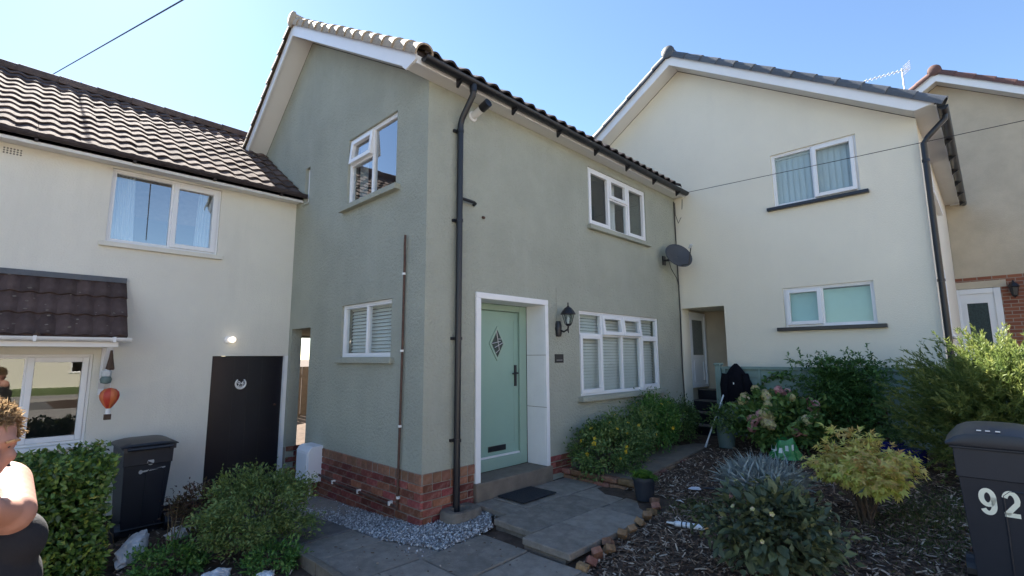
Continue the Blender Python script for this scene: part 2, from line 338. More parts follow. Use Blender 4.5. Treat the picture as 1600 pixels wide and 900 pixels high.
def vertical(o, F, a, b, c, d, w_):
    mb = MB(F); u = a+.04
    while u < b-.02:
        mb.add([F(u-.044, c, w_-.008), F(u+.044, c, w_+.016), F(u+.044, d-.05, w_+.016), F(u-.044, d-.05, w_-.008)], [(0, 1, 2, 3)]); u += .083
    mb.box(a, b, d-.05, d, w_-.02, w_+.03); mb.build('blind', M['vblind'], o)
def mintblind(o, F, a, b, c, d, w_): MB(F).box(a, b, c, d-.03, w_-.002, w_).build('blind', M['mint'], o)
def curtains(spans):
    def fn(o, F, a, b, c, d, w_):
        for p, q, lean in spans:
            mb = MB(F); n = 36; ua = a+(b-a)*p; ub = a+(b-a)*q; rows = 6
            for j in range(rows):
                t = j/(rows-1)
                for i in range(n):
                    s_ = i/(n-1); u = ua+(ub-ua)*s_+lean*(1-t)*(b-a)
                    mb.v.append(F(u, c-.1+(d-c+.1)*t, w_-.03+.02*math.sin(s_*34+math.sin(t*2))))
            mb.f = [(j*n+i, j*n+i+1, (j+1)*n+i+1, (j+1)*n+i) for j in range(rows-1) for i in range(n-1)]
            mb.build('curtain', M['curtain'], o, smooth=True)
    return fn
def pantile(wd, ln, amp=.02, lip=.016, seg=10):
    mb = MB(); P = []
    for i in range(seg+1):
        t = i/seg; x = -wd*.52+t*wd*1.04; P.append((x, amp*(1-math.cos(2*math.pi*(t-.08)))))
    for yy, dz in ((0, .0), (ln, -.0)):
        for x, z in P: mb.v.append(Vector((x, yy, z+lip+(0 if yy == 0 else -lip*1.2))))
    for x, z in P: mb.v.append(Vector((x, 0, z-.004)))
    n = seg+1
    mb.f = [(i, i+1, n+i+1, n+i) for i in range(seg)]+[(2*n+i, 2*n+i+1, i+1, i) for i in range(seg)]
    return mb
def capmesh(L_, r1, r2, n=8, skirt=.05):
    """verge / ridge cap along +x: half round with short skirts, r1 upper end, r2 lower end with lip"""
    mb = MB(); prof = [(-1, -skirt)]+[(-math.cos(math.pi*k/n), math.sin(math.pi*k/n)) for k in range(n+1)]+[(1, -skirt)]
    for x, r_ in ((0, r1), (L_*.93, r2), (L_, r2*1.03)):
        for k, (p, q) in enumerate(prof): mb.v.append(Vector((x, p*r_, q*r_*.85 if 0 < k < len(prof)-1 else -skirt)))
    c = len(prof)
    for p, q in prof: mb.v.append(Vector((L_, p*r2*.84, q*r2*.70 if q >= 0 else -skirt)))
    mb.f = [(j*c+i, j*c+i+1, (j+1)*c+i+1, (j+1)*c+i) for j in range(3) for i in range(c-1)]
    return mb
def along(p, q, n, L_, jit=.0):
    """matrices along p->q with x axis along it, z up"""
    p = Vector(p); q = Vector(q); x = (q-p).normalized(); y = Vector((0, 0, 1)).cross(x).normalized(); z = x.cross(y); out = []
    for i in range(n):
        c = p+(q-p)*(i/n); mt = Matrix((x, y, z)).transposed().to_4x4()
        mt = mt @ Matrix.Rotation(random.gauss(0, jit), 4, 'Z') @ Matrix.Rotation(random.gauss(0, jit), 4, 'Y'); mt.translation = c; out.append(mt)
    return out
def gutter(mb, pts, r=.055):
    P = [Vector(p) for p in pts]; d = (P[1]-P[0]).normalized(); s_ = d.cross(Vector((0, 0, 1))); n = 8
    for rr in (r, r-.006):
        b = len(mb.v)
        for q in P:
            for k in range(n+1): a = math.pi*k/n; mb.v.append(q+s_*math.cos(a)*rr-Vector((0, 0, math.sin(a)*rr)))
        mb.f += [(b+k, b+k+1, b+n+1+k+1, b+n+1+k) for k in range(n)]
    for e in (0, 1): mb.f.append(tuple(range(e*(n+1), e*(n+1)+n+1)))
    return mb
def house_shell(name, label, xg, x1, Yf, Yb, Yr, Zr, sf, sb, z0, wm, holes_g, holes_f, capm, ncap_f, ncap_b, caplen, ohg, ohe, soffz, gutm='black', grev=.30, tilem='tiledark', holes_r=(), gd=.3):
    """house with its gable on x=xg facing -X and its front on y=Yf facing -Y; Zr is the underside of the roof at the ridge"""
    h = thing(name, label, 'house', (xg, Yf, z0))
    zs = lambda y: Zr-sf*(Yr-y) if y <= Yr else Zr-sb*(y-Yr)
    G = Fr((xg, Yf, 0), (0, 1, 0), (-1, 0, 0)); F = Fr((xg, Yf, 0), (1, 0, 0), (0, -1, 0))
    mb = MB(); wall(mb, G, 0, Yb-Yf, z0, lambda u: zs(u+Yf)+.05, holes_g, gd, extra=[Yr-Yf])
    wall(mb, F, gd, x1-xg, z0, lambda u: zs(Yf)+.05, holes_f, .3)
    # rear and far side close the shell
    wall(mb, Fr((xg, Yb, 0), (1, 0, 0), (0, 1, 0)), gd, x1-xg, z0, lambda u: zs(Yb)+.02, holes_r, .25)
    mb.add([(x1, Yf, z0), (x1, Yb, z0), (x1, Yb, zs(Yb)), (x1, Yr, Zr), (x1, Yf, zs(Yf))], [(0, 1, 2, 3, 4)])
    wl = mb.build('wall', wm, h)
    # roof slabs
    e0, e1 = Yf-ohe, Yb+.15; xa = xg-ohg; rt_ = .25
    sl_ = MB(); sl_.prism([(xa, e0, zs(e0)+rt_-.05), (xa, Yr, Zr+rt_-.05), (xa, e1, zs(e1)+rt_-.05), (xa, e1, zs(e1)+rt_), (xa, Yr, Zr+rt_), (xa, e0, zs(e0)+rt_)], (x1-xa, 0, 0))
    roof = sl_.build('roof', M[tilem], h)
    # barge boards, verge soffit, eaves box
    for y0, y1 in ((e0, Yr), (Yr, e1)):
        b_ = MB(); b_.prism([(xa-.022, y0, zs(y0)+.03), (xa-.022, y1, zs(y1)+.03), (xa-.022, y1, zs(y1)+rt_-.03), (xa-.022, y0, zs(y0)+rt_-.03)] if y0 != e0 else
                            [(xa-.022, Yf-.02, soffz-.02), (xa-.022, Yf+.05, max(zs(Yf+.05)+.03, soffz-.02)), (xa-.022, y1, zs(y1)+.03), (xa-.022, y1, zs(y1)+rt_-.03), (xa-.022, y0, zs(y0)+rt_-.03), (xa-.022, y0, soffz+.02)], (.02, 0, 0))
        b_.build('bargeboard', M['upvc'], h)
        s2 = MB(); s0 = max(y0, Yf)
        s2.prism([(xa, s0, zs(s0)+.06), (xa, y1, zs(y1)+.06), (xa, y1, zs(y1)+.075), (xa, s0, zs(s0)+.075)], (ohg-.001, 0, 0)); s2.build('soffit', M['soffit'], h)
    MB().box(xa, x1, e0+.02, Yf-.001, soffz, soffz+.015).build('soffit', M['soffit'], h)
    fa = MB(); fa.box(xa, x1, e0, e0+.018, soffz-.015, zs(e0)+rt_-.052); fa.build('fascia', M['upvc'], h)
    gz_ = zs(e0)+rt_-.075
    gm = MB(); gutter(gm, [(xa+.04, e0-.062, gz_), (x1-.03, e0-.062, gz_)]); gu = gm.build('gutter', M[gutm], h, smooth=True)
    k = xa+.5
    while k < x1:
        MB().prism([(k, e0-.001, gz_-.02), (k, e0-.1, gz_-.05), (k, e0-.001, gz_-.12)], (.03, 0, 0)).build('bracket', M[gutm], gu); k += .85
    # caps
    ce = zs(e0)+rt_+.0
    cm = capmesh(caplen, .085, .10).mesh('verge_cap', capm, True)
    fl = (Vector((xa, Yr, Zr+rt_))-Vector((xa, e0-.05, zs(e0-.05)+rt_)))
    for mt in along((xa+.03, Yr-.02, Zr+rt_), (xa+.03, e0-.06, zs(e0-.06)+rt_), ncap_f, caplen, .012): piece('verge_cap', cm, mt, roof)
    for mt in along((xa+.03, Yr+.02, Zr+rt_), (xa+.03, e1, zs(e1)+rt_), ncap_b, caplen, .012): piece('verge_cap', cm, mt, roof)
    rc = capmesh(.46, .115, .125).mesh('ridge_cap', capm, True)
    nr = int((x1-xa)/.45)
    for i in range(nr): piece('ridge_cap', rc, TR((xa-.03+(i+1)*.45, Yr, Zr+rt_+.02), (0, 0, math.pi)), roof)
    MB().lathe([(.02, -.035), (.09, -.03), (.122, -.01), (.125, .02)], (xa-.045, Yr, Zr+rt_+.035), 16, (1, 0, 0)).build('ridge_end', capm, roof, smooth=True)
    # two lowest courses of tiles, the only ones that show from the ground
    pm = pantile(.21, grev, .02).mesh('roof_tile', M[tilem], True); an = math.atan(sf)
    n = int((x1-xa-.1)/.21)
    for i in range(n):
        for r_ in range(2): yy = e0-.055+r_*grev*.92*math.cos(an); piece('roof_tile', pm, TR((xa+.16+i*.21, yy, zs(yy)+rt_+.012), (an+.03, 0, 0)), roof)
    return h, wl, roof, zs, G, F
# ------------------------------------------------------------------ green house
flat = lambda z: (lambda u: z)
gh, gwall, groof, gzs, GG, GF = house_shell('green_house', 'sage green rendered house with red brick plinth and green front door', 0, 5.66, 0, 6.3, 3.10, 6.43, .61, .77, -.45, M['sage'],
    [(.61, 1.755, 1.61, 2.247), (.60, 1.75, 3.53, 4.436), (2.93, 3.09, 3.87, 4.42), (2.64, 3.28, -.45, 2.02)],
    [(.71, 1.86, .20, 2.28), (2.575, 4.815, 1.07, 2.235), (2.875, 4.56, 3.51, 4.41)],
    M['tilecap'], 15, 16, .29, .29, .20, 4.545, holes_r=[(1.0, 2.15, -.45, 2.02)], gd=.15)
GL = Fr((0, 0, 0), (0, -1, 0), (-1, 0, 0))          # gable frame reading left to right: u = -y
window(gh, GL, -1.755, -.61, 1.61, 2.247, [(0, .5, 0, 1, 'f'), (.5, 1, 0, 1, 'f')], .03, 'sage', (.07, .07, .05), lambda *a: venetian(*a, pitch=.042))
window(gh, GL, -1.75, -.60, 3.53, 4.436, [(0, .5, .62, 1, 'v'), (0, .5, 0, .62, 'f'), (.5, 1, 0, 1, 'f')], .03, 'sage', (.07, .09, .07), curtains([(.0, .16, .02)]), 'glass2')
window(gh, GL, -3.09, -2.93, 3.87, 4.42, [(0, 1, 0, .5, 'f'), (0, 1, .5, 1, 'f')], .05, 'sage', (.03, .02, .02))
window(gh, GF, 2.575, 4.815, 1.07, 2.235, [(0, .25, .73, 1, 'f'), (.25, .5, .73, 1, 'v'), (.5, .75, .73, 1, 'v'), (.75, 1, .73, 1, 'f'), (0, .25, 0, .73, 's'), (.25, .5, 0, .73, 'f'), (.5, .75, 0, .73, 'f'), (.75, 1, 0, .73, 's')], .02, 'sage', (.07, .06, .09), lambda *a: venetian(*a, pitch=.044))
window(gh, GF, 2.875, 4.56, 3.51, 4.41, [(0, .34, 0, 1, 's'), (.34, .66, .6, 1, 's'), (.34, .66, 0, .6, 'f'), (.66, 1, 0, 1, 's')], .02, 'sage', (.07, .05, .07), curtains([(.42, .56, 0)]))
# rooms behind the windows: a floor, and the passage through to the back
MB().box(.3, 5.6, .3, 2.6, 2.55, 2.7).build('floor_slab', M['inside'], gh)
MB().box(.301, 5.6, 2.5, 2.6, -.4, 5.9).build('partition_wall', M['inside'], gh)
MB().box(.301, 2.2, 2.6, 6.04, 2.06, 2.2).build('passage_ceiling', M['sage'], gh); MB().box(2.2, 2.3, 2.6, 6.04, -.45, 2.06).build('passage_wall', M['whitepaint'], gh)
bfc = thing('back_fence', 'dark timber fence seen through the gap beside the green house', 'fence', (2.8, 9, -.3))
for i in range(22): MB().box(.8+i*.2, .985+i*.2, 9.0, 9.025, -.4, 1.38+random.gauss(0, .01)).build('board', M['wood'], bfc)
for z in (.1, 1.1): MB().box(.7, 5.3, 9.026, 9.08, z, z+.08).build('rail', M['wood'], bfc)
# door surround, door, step
sr = MB(GF); sr.box(.668, .74, .285, 2.25, .001, .03); sr.box(1.83, 1.89, .285, 2.25, .001, .03); sr.box(.668, 1.89, 2.25, 2.318, .001, .03); sr.box(.711, .74, .285, 2.25, -.30, .001); sr.box(1.83, 1.859, .285, 2.25, -.30, .001); sr.box(.711, 1.859, 2.25, 2.279, -.30, .001)
sro = sr.build('door_surround', M['whitepaint'], gh, bevel=.006)
for z in (.98, 1.62): MB().box(1.827, 1.8302, -.031, .3, z, z+.006).build('joint', M['mortar'], sro)
fr_ = MB(GF); fr_.box(.742, .85, .29, 2.248, -.40, -.30); fr_.box(1.70, 1.828, .29, 2.248, -.40, -.30); fr_.box(.85, 1.70, 2.17, 2.248, -.40, -.30); fr_.box(.85, 1.70, .29, .425, -.40, -.29)
fro = fr_.build('door_frame', M['framegreen'], gh, bevel=.006)
dr = MB(GF); dr.box(.855, 1.695, .445, 2.165, -.37, -.325); do = dr.build('front_door', M['doorgreen'], gh, bevel=.004)
sb_ = MB(GF); sb_.box(.86, 1.69, .428, .446, -.36, -.30); sb_.build('weather_bar', M['white'], do)
gp = MB(GF); ring(gp, GF, .93, 1.62, .56, 2.07, .006, -.326, -.3225); gp.build('moulding', M['framegreen'], do)
dm = MB(GF); cx_, cz_ = 1.315, 1.765
def diamond(mb, hw, hh, w0, w1):
    mb.add([GF(cx_-hw, cz_, w0), GF(cx_, cz_-hh, w0), GF(cx_+hw, cz_, w0), GF(cx_, cz_+hh, w0), GF(cx_-hw, cz_, w1), GF(cx_, cz_-hh, w1), GF(cx_+hw, cz_, w1), GF(cx_, cz_+hh, w1)],
           [(0, 1, 2, 3), (4, 5, 6, 7), (0, 1, 5, 4), (1, 2, 6, 5), (2, 3, 7, 6), (3, 0, 4, 7)])
diamond(dm, .135, .215, -.33, -.312); dwin = dm.build('diamond_frame', M['framegreen'], do, bevel=.006)
dm = MB(GF); diamond(dm, .098, .165, -.33, -.309); dm.build('diamond_glass', M['lead'], do)
dl = MB(); 
for a_, b_ in (((-.098, 0), (.05, .03)), ((-.02, .16), (.03, -.08)), ((.03, -.08), (-.03, -.12)), ((-.05, -.05), (.09, .01)), ((.01, .06), (.06, .06))):
    dl.tube([GF(cx_+a_[0]*.95, cz_+a_[1]*.95, -.308), GF(cx_+b_[0]*.95, cz_+b_[1]*.95, -.308)], .005, 5)
dl.build('leading', M['alu'], do)
hd = MB(GF); hd.box(1.615, 1.655, 1.24, 1.50, -.326, -.312); hd.tube([GF(1.635, 1.40, -.315), GF(1.635, 1.40, -.27), GF(1.54, 1.395, -.268)], .011, 8); hd.build('handle', M['black'], do, bevel=.003)
MB(GF).box(1.17, 1.46, .49, .555, -.326, -.314).build('letter_plate', M['black'], do, bevel=.004)
MB().box(.655, 1.905, -.055, .30, .06, .287).build('doorstep', M['step'], gh, bevel=.012)
# brick plinth
pl = MB(); pl.box(-.004, 0, -.004, 2.638, -.42, .488); pl.box(0, .662, -.004, 0, -.42, .488); pl.box(-.004, 0, 3.282, 3.355, -.42, .35); plo = pl.build('plinth', M['mortar'], gh)
bs = [cbox(.213, .04, .064, .006).mesh('brick', M['brick'], False) for _ in range(1)][0]; bh = cbox(.102, .04, .064, .006).mesh('brick', M['brick']); bt = cbox(.105, .04, .096, .007).mesh('brick', M['bricktop'])
def lay(axis, a0, a1, zs_, parity):
    for c, z in enumerate(zs_):
        a = a0+(0 if (c+parity) % 2 == 0 else -.1125)
        while a < a1-.02:
            lo, hi = max(a, a0), min(a+.225, a1)
            if hi-lo > .05:
                k = (hi-lo-.011)/.213; mid = (lo+hi)/2; j = random.gauss(0, .0025); rz = random.gauss(0, .006)
                Mx = TR((-.010+.02-.004+j, mid, z), (rz*.4, 0, math.pi/2+rz), (k, 1, 1)) if axis == 'y' else TR((mid, -.010+.02-.004+j, z), (0, rz*.4, rz), (k, 1, 1))
                piece('brick', bs, Mx, plo)
            a += .225
zc = [.348-.075*i for i in range(8)]
lay('y', -.011, 2.638, zc, 0); lay('x', .0125, .66, zc[:6], 1); lay('x', 1.90, 2.33, zc[:3], 0)
a = -.006
while a < 2.58: piece('brick', bt, TR((.008+random.gauss(0, .003), a+.056, .436), (0, 0, math.pi/2+random.gauss(0, .01))), plo); a += .113
a = .012
while a < .60: piece('brick', bt, TR((a+.056, .008+random.gauss(0, .003), .436), (0, 0, random.gauss(0, .01))), plo); a += .113
# reveal bricks at the passage
for c, z in enumerate(zc[:8]):
    piece('brick', bh, TR((.06+.11*(c % 2), 3.285, z-.02), (0, 0, 0)), plo); piece('brick', bs, TR((.2+.02*(c % 2), 3.287, z-.02), (0, 0, 0), (.8, 1, 1)), plo)
# rain pipe with swan neck
dp = MB(); ge = gzs(-.20)+.25-.075
dp.tube([(.40, -.262, ge-.03), (.40, -.262, ge-.12)], .040, 12); dp.tube([(.40, -.262, ge-.10), (.40, -.255, ge-.16), (.397, -.085, ge-.36), (.395, -.058, ge-.43), (.395, -.056, ge-.52)], .034, 12)
dp.tube([(.395, -.055, ge-.50), (.392, -.055, 2.2), (.388, -.055, .06)], .034, 12)
dpo = dp.build('downpipe', M['black'], gh, smooth=True)
for z in (ge-.52, 3.05, 1.78, .75): MB().tube([(.393, -.055, z), (.393, -.055, z+.03)], .041, 12).box(.33, .455, -.03, 0, z, z+.03).build('pipe_clip', M['black'], dpo)
MB().tube([(.42, -.055, 3.32), (.60, -.055, 3.315), (.63, -.045, 3.31), (.632, -.012, 3.30)], .018, 8).build('branch_pipe', M['black'], dpo, smooth=True)
# thin rusty pipe and its run along the plinth
tp = MB(); tp.tube([(-.03, .335, 2.90), (-.03, .34, 2.80), (-.022, .347, 2.6), (-.025, .345, 1.6), (-.03, .36, .16), (-.03, .36, .10)], .013, 8)
tpo = tp.build('waste_pipe', M['rust'], gh, smooth=True)
for z in (2.47, 1.66, .90, .21): MB().tube([(-.028, .347, z), (-.028, .347, z+.022)], .02, 8).build('pipe_clip', M['white'], tpo)
gp2 = MB().tube([(-.04, 2.10, .17), (-.035, 1.7, .14), (-.035, 1.0, .14), (-.03, .42, .13), (-.03, .36, .12)], .014, 8).build('gas_pipe', M['rust'], gh, smooth=True)
for y in (1.72, 1.12, .48): MB().box(-.055, -.01, y-.012, y+.012, .125, .165).build('pipe_clip', M['white'], gp2)
MB().tube([(5.60, -.02, 4.47), (5.62, -.018, 3.4), (5.63, -.02, 2.4), (5.60, -.02, 1.4), (5.64, -.02, .35)], .009, 6).build('cable', M['cable'], gh)
MB().tube([(5.62, -.03, 4.45), (5.56, -.06, 4.2), (5.62, -.08, 4.05), (5.70, -.12, 4.2), (5.66, -.16, 4.5)], .006, 6).build('cable', M['cable'], gh)
MB().tube([(2.085, -.006, 2.50), (2.085, -.006, 2.09)], .006, 6).build('conduit', M['sage'], gh)
MB().tube([(.78, 0, 3.19), (.78, -.03, 3.18)], .016, 8).build('wall_stub', M['rust'], gh)
# stone gully at the foot of the pipe
gu = MB(); n = 8
prof = [(.26, -.18), (.255, .05), (.24, .075), (.17, .07), (.15, -.02)]
gu2 = MB()
for sx in (1,):
    c = Vector((.385, -.13, .085))
    for (hx, hy, z) in ((.21, .155, -.15), (.205, .15, .02), (.19, .135, .045), (.12, .075, .04), (.11, .065, -.02)):
        for k in range(16):
            a = 2*math.pi*k/16; e = 3.2; cs, sn = math.cos(a), math.sin(a)
            gu2.v.append(c+Vector((hx*math.copysign(abs(cs)**(2/e), cs), hy*math.copysign(abs(sn)**(2/e), sn), z+.008*noise.noise((cs*3, sn*3, z*9)))))
gu2.f = [(j*16+k, j*16+(k+1) % 16, (j+1)*16+(k+1) % 16, (j+1)*16+k) for j in range(4) for k in range(16)]+[tuple(64+k for k in range(16))]
gu2.build('gully_stone', M['stone'], smooth=True, label='weathered stone gully block at the foot of the black downpipe', cat='gully')
# small things on the green house
mbx = MB(); mbx.prism([(-.19, 2.09, .085), (0, 2.09, .085), (0, 2.09, .52), (-.13, 2.09, .515), (-.165, 2.09, .495), (-.19, 2.09, .455)], (0, .345, 0))
mt_ = thing('meter_box', 'white plastic gas meter box fixed low on the brick plinth', 'meter box', (0, 2.26, .085)); mbx.build('body', M['meter'], mt_, bevel=.008)
MB().box(-.197, -.189, 2.115, 2.41, .11, .435).build('door', M['meter'], mt_, bevel=.003); MB().box(-.200, -.195, 2.12, 2.135, .25, .30).build('latch', M['label'], mt_)
MB().tube([(-.1, 2.2, .09), (-.1, 2.2, -.16)], .02, 8).build('pipe', M['alu'], mt_, smooth=True)
lt = thing('wall_lantern', 'black half-lantern wall light beside the green front door', 'wall light', (2.13, 0, 1.9))
c = (2.13, 0, 1.94); MB().lathe([(.045, -.02), (.05, 0), (.042, .03), (.02, .035)], (2.10, -.001, 1.96), 14, (0, -1, 0)).lathe([(.035, -.1), (.045, -.05), (.045, .05), (.03, .1)], (2.10, -.018, 1.96), 10).build('backplate', M['black'], lt, smooth=True)
MB().tube([(2.10, -.03, 1.95), (2.11, -.10, 1.92), (2.13, -.15, 1.95), (2.13, -.16, 1.99)], .012, 8).tube([(2.13, -.15, 1.95), (2.13, -.16, 1.90)], [.014, .004], 8).build('arm', M['black'], lt, smooth=True)
lc = (2.13, -.16, 1.99); MB().lathe([(.02, 0), (.04, .015), (.045, .03)], lc, 6).build('base', M['black'], lt)
cg = MB()
for k in range(6): a = k*math.pi/3; cg.tube([(lc[0]+.042*math.cos(a), lc[1]+.042*math.sin(a), 2.015), (lc[0]+.075*math.cos(a), lc[1]+.075*math.sin(a), 2.14)], .005, 5)
cg.build('cage', M['black'], lt); MB().lathe([(.040, .03), (.072, .15)], lc, 6).build('glass', M['glass'], lt); MB().lathe([(.012, .03), (.022, .06), (.02, .09), (.008, .12)], lc, 10).build('bulb', M['bulb'], lt, smooth=True)
MB().lathe([(.098, .15), (.10, .158), (.075, .20), (.045, .235), (.02, .25), (.008, .27), (.010, .29), (.003, .31)], lc, 12).build('cap', M['black'], lt)
pq = thing('house_plaque', 'small black slate name plaque below the wall lantern', 'plaque', (2.12, 0, 1.52)); MB(GF).box(2.035, 2.205, 1.525, 1.635, 0, .012).build('slate', M['black'], pq, bevel=.003); MB(GF).box(2.06, 2.18, 1.556, 1.561, .012, .0135).build('line', M['label'], pq)
fl = thing('flue_pipe', 'white elbow with black end poking out below the eaves', 'flue', (.62, 0, 4.36))
MB().lathe([(.06, 0), (.06, .012), (.045, .02)], (.62, 0, 4.36), 14, (0, -1, 0)).tube([(.62, -.01, 4.36), (.62, -.17, 4.40)], .043, 14).build('sleeve', M['white'], fl, smooth=True)
MB().tube([(.62, -.16, 4.398), (.62, -.27, 4.43)], .050, 14).build('terminal', M['black'], fl, smooth=True)
# satellite dish
sdh = thing('satellite_dish', 'dark grey oval satellite dish on the green wall near the cream house', 'satellite dish', (5.12, 0, 3.3))
dc = Vector((5.10, -.30, 3.33)); dn = Vector((-.42, -.80, .36)).normalized(); dx = Vector((0, 0, 1)).cross(dn).normalized(); dy = dn.cross(dx)
ds = MB(); rr = 7; nn = 28
for i in range(rr):
    for k in range(nn): t = (i+.01)/(rr-1); a = 2*math.pi*k/nn; ds.v.append(dc+dx*math.cos(a)*t*.265+dy*math.sin(a)*t*.235+dn*(.06*t*t-.06))
ds.f = [(i*nn+k, i*nn+(k+1) % nn, (i+1)*nn+(k+1) % nn, (i+1)*nn+k) for i in range(rr-1) for k in range(nn)]
dso = ds.build('reflector', M['dish'], sdh, smooth=True); sm_ = dso.modifiers.new('solid', 'SOLIDIFY'); sm_.thickness = .008
MB().tube([dc-dy*.2, dc-dy*.28+dn*.16, dc-dy*.05+dn*.33], .010, 8).build('arm', M['black'], sdh); MB().tube([dc-dy*.05+dn*.30, dc-dy*.02+dn*.36], .026, 10).build('receiver', M['label'], sdh)
MB().tube([dc-dn*.06, dc-dn*.12, (5.12, -.02, 3.28)], .018, 8).box(5.07, 5.17, -.02, 0, 3.20, 3.36).build('bracket', M['black'], sdh)
MB().tube([(5.12, -.1, 3.27), (5.3, -.05, 3.15), (5.55, -.03, 3.0), (5.615, -.02, 2.9)], .006, 6).build('cable', M['cable'], sdh)
# ------------------------------------------------------------------ left cream house
lh = thing('cream_terrace_house', 'cream rendered house at left with pantiled roof and black door', 'house', (-3, 3.36, -.45))
LF = Fr((0, 3.36, 0), (1, 0, 0), (0, -1, 0))
mb = MB(); wall(mb, LF, -6.2, -.002, -.45, flat(4.0), [(-2.2, -1.02, 2.99, 3.90), (-3.35, -2.185, .68, 1.66), (-.978, -.045, -.45, 1.637)], .25)
mb.quad((-6.2, 8.6, -.45), (-.002, 8.6, -.45), (-.002, 8.6, 4), (-6.2, 8.6, 4)); mb.add([(-6.2, 3.36, -.45), (-6.2, 8.6, -.45), (-6.2, 8.6, 4), (-6.2, 5.9, 5.8), (-6.2, 3.36, 4)], [(0, 1, 2, 3, 4)])
mb.build('wall', M['cream'], lh)
MB(LF).box(-6.2, -.98, -.45, -.16, 0, .012).build('base_band', M['blackpaint'], lh)
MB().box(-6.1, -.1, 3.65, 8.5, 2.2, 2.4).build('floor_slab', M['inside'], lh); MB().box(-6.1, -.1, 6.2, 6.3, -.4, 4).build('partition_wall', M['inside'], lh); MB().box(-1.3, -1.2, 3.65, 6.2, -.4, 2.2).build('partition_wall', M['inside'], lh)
le, lr = (3.12, 4.035), (5.90, 5.86); lsl = (lr[1]-le[1])/(lr[0]-le[0]); lan = math.atan(lsl)
rf = MB().prism([(-6.3, le[0], le[1]-.04), (-6.3, lr[0], lr[1]-.04), (-6.3, 8.8, 4.0-.04), (-6.3, 8.8, 4.0-.1), (-6.3, lr[0], lr[1]-.1), (-6.3, le[0], le[1]-.1)], (6.298, 0, 0)).build('roof', M['tile'], lh)
rlen = math.hypot(lr[0]-le[0], lr[1]-le[1]); rows = 12; gau = rlen/rows
pm = pantile(.18, gau*1.10, .013, .011).mesh('roof_tile', M['tile'], True)
for r_ in range(rows):
    for i in range(25):
        s_ = (r_*gau-.03)/rlen
        if i == 0: xx = -.105
        piece('roof_tile', pm, TR((-.095-i*.18+random.gauss(0, .004), le[0]+(lr[0]-le[0])*s_, le[1]+(lr[1]-le[1])*s_-.012+random.gauss(0, .002)), (lan-.03+random.gauss(0, .008), random.gauss(0, .012), random.gauss(0, .012))), rf)
st = MB()
for r_ in range(rows):
    for i in range(25, 34):
        s_ = (r_*gau-.03)/rlen; Mx = TR((-.095-i*.18, le[0]+(lr[0]-le[0])*s_, le[1]+(lr[1]-le[1])*s_-.012), (lan-.035, 0, 0)); st.add([Mx @ v for v in pantile(.18, gau*1.10, .013, .011).v], pantile(.18, gau*1.10, .013, .011).f)
st.build('roof_tiles_far', M['tile'], rf, kind='stuff')
rc = capmesh(.46, .105, .115).mesh('ridge_cap', M['tile'], True)
for i in range(13): piece('ridge_cap', rc, TR((-.01-i*.45, lr[0], lr[1]-.005), (0, 0, math.pi)), rf)
MB().box(-6.2, -.004, 3.14, 3.358, 3.925, 3.94).build('soffit', M['soffit'], lh); MB().box(-6.2, -.004, 3.12, 3.14, 3.90, 4.02).build('fascia', M['soffit'], lh)
lgm = MB(); gutter(lgm, [(-6.2, 3.058, 4.005), (.02, 3.058, 4.005)], .05); lgo = lgm.build('gutter', M['tiledark'], lh, smooth=True)
for k in range(7): MB().box(-.35-k*.85, -.32-k*.85, 3.06, 3.119, 3.93, 3.965).build('bracket', M['tiledark'], lgo)
ab = MB(LF).box(-3.135, -2.97, 3.80, 3.885, .0, .006).build('air_brick', M['cream'], lh)
for i in range(6):
    for j in range(3): MB(LF).box(-3.125+i*.026, -3.111+i*.026, 3.808+j*.026, 3.822+j*.026, .006, .0075).build('slot', M['black'], ab)
window(lh, LF, -2.2, -1.02, 2.99, 3.90, [(0, .54, 0, 1, 'f'), (.54, 1, 0, 1, 's')], .03, 'cream', (.06, .06, .05), curtains([(.0, .2, .03), (.82, 1.0, -.02)]), 'glass2')
window(lh, LF, -3.35, -2.185, .68, 1.66, [(0, .54, 0, 1, 'f'), (.54, 1, 0, 1, 's')], .05, 'whitepaint', (.05, .05, .05), curtains([(.0, .1, 0)]))
dd = MB(LF).box(-.972, -.05, -.42, 1.633, -.12, -.05).build('side_door', M['blackpaint'], lh, bevel=.004)
for u in (-.69, -.51, -.33): MB(LF).box(u-.003, u+.003, -.4, 1.6, -.051, -.0485).build('groove', M['black'], dd)
MB(LF).box(-.052, -.004, -.42, 1.637, -.05, .012).build('door_frame', M['whitepaint'], lh); MB().tube([LF(-.14, .95, -.05), LF(-.14, .95, -.01)], .014, 8).build('door_knob', M['rust'], dd)
# horseshoe number plate
hp = thing('horseshoe_number', 'white horseshoe number plate on the black side door', 'house number', (-.6, 3.4, 1.2))
hs = MB(); hs.tube([LF(-.6+.062*math.cos(a), 1.262+.066*math.sin(a), -.042) for a in [R(128+ (412-128)*k/22) for k in range(23)]], [.009+.005*math.sin(math.pi*k/22) for k in range(23)], 8); hs.build('horseshoe', M['white'], hp, smooth=True)
def text(body, size, F, u, v, w_, mt, parent, name='lettering', off=0., sx=1., ext=.0008):
    cu = bpy.data.curves.new('t', 'FONT'); cu.body = body; cu.size = size; cu.offset = off; cu.extrude = ext; cu.align_x = 'CENTER'
    to = bpy.data.objects.new('t', cu); S.collection.objects.link(to); dg = bpy.context.evaluated_depsgraph_get(); me = bpy.data.meshes.new_from_object(to.evaluated_get(dg)); bpy.data.objects.remove(to)
    for vv in me.vertices: vv.co = F(u+vv.co.x*sx, v+vv.co.y, w_+vv.co.z)
    me.name = name; me.materials.clear(); me.materials.append(mt); return link(bpy.data.objects.new(name, me), parent)
text('94', .085, LF, -.6, 1.235, -.046, M['white'], hp, 'numerals', .001)
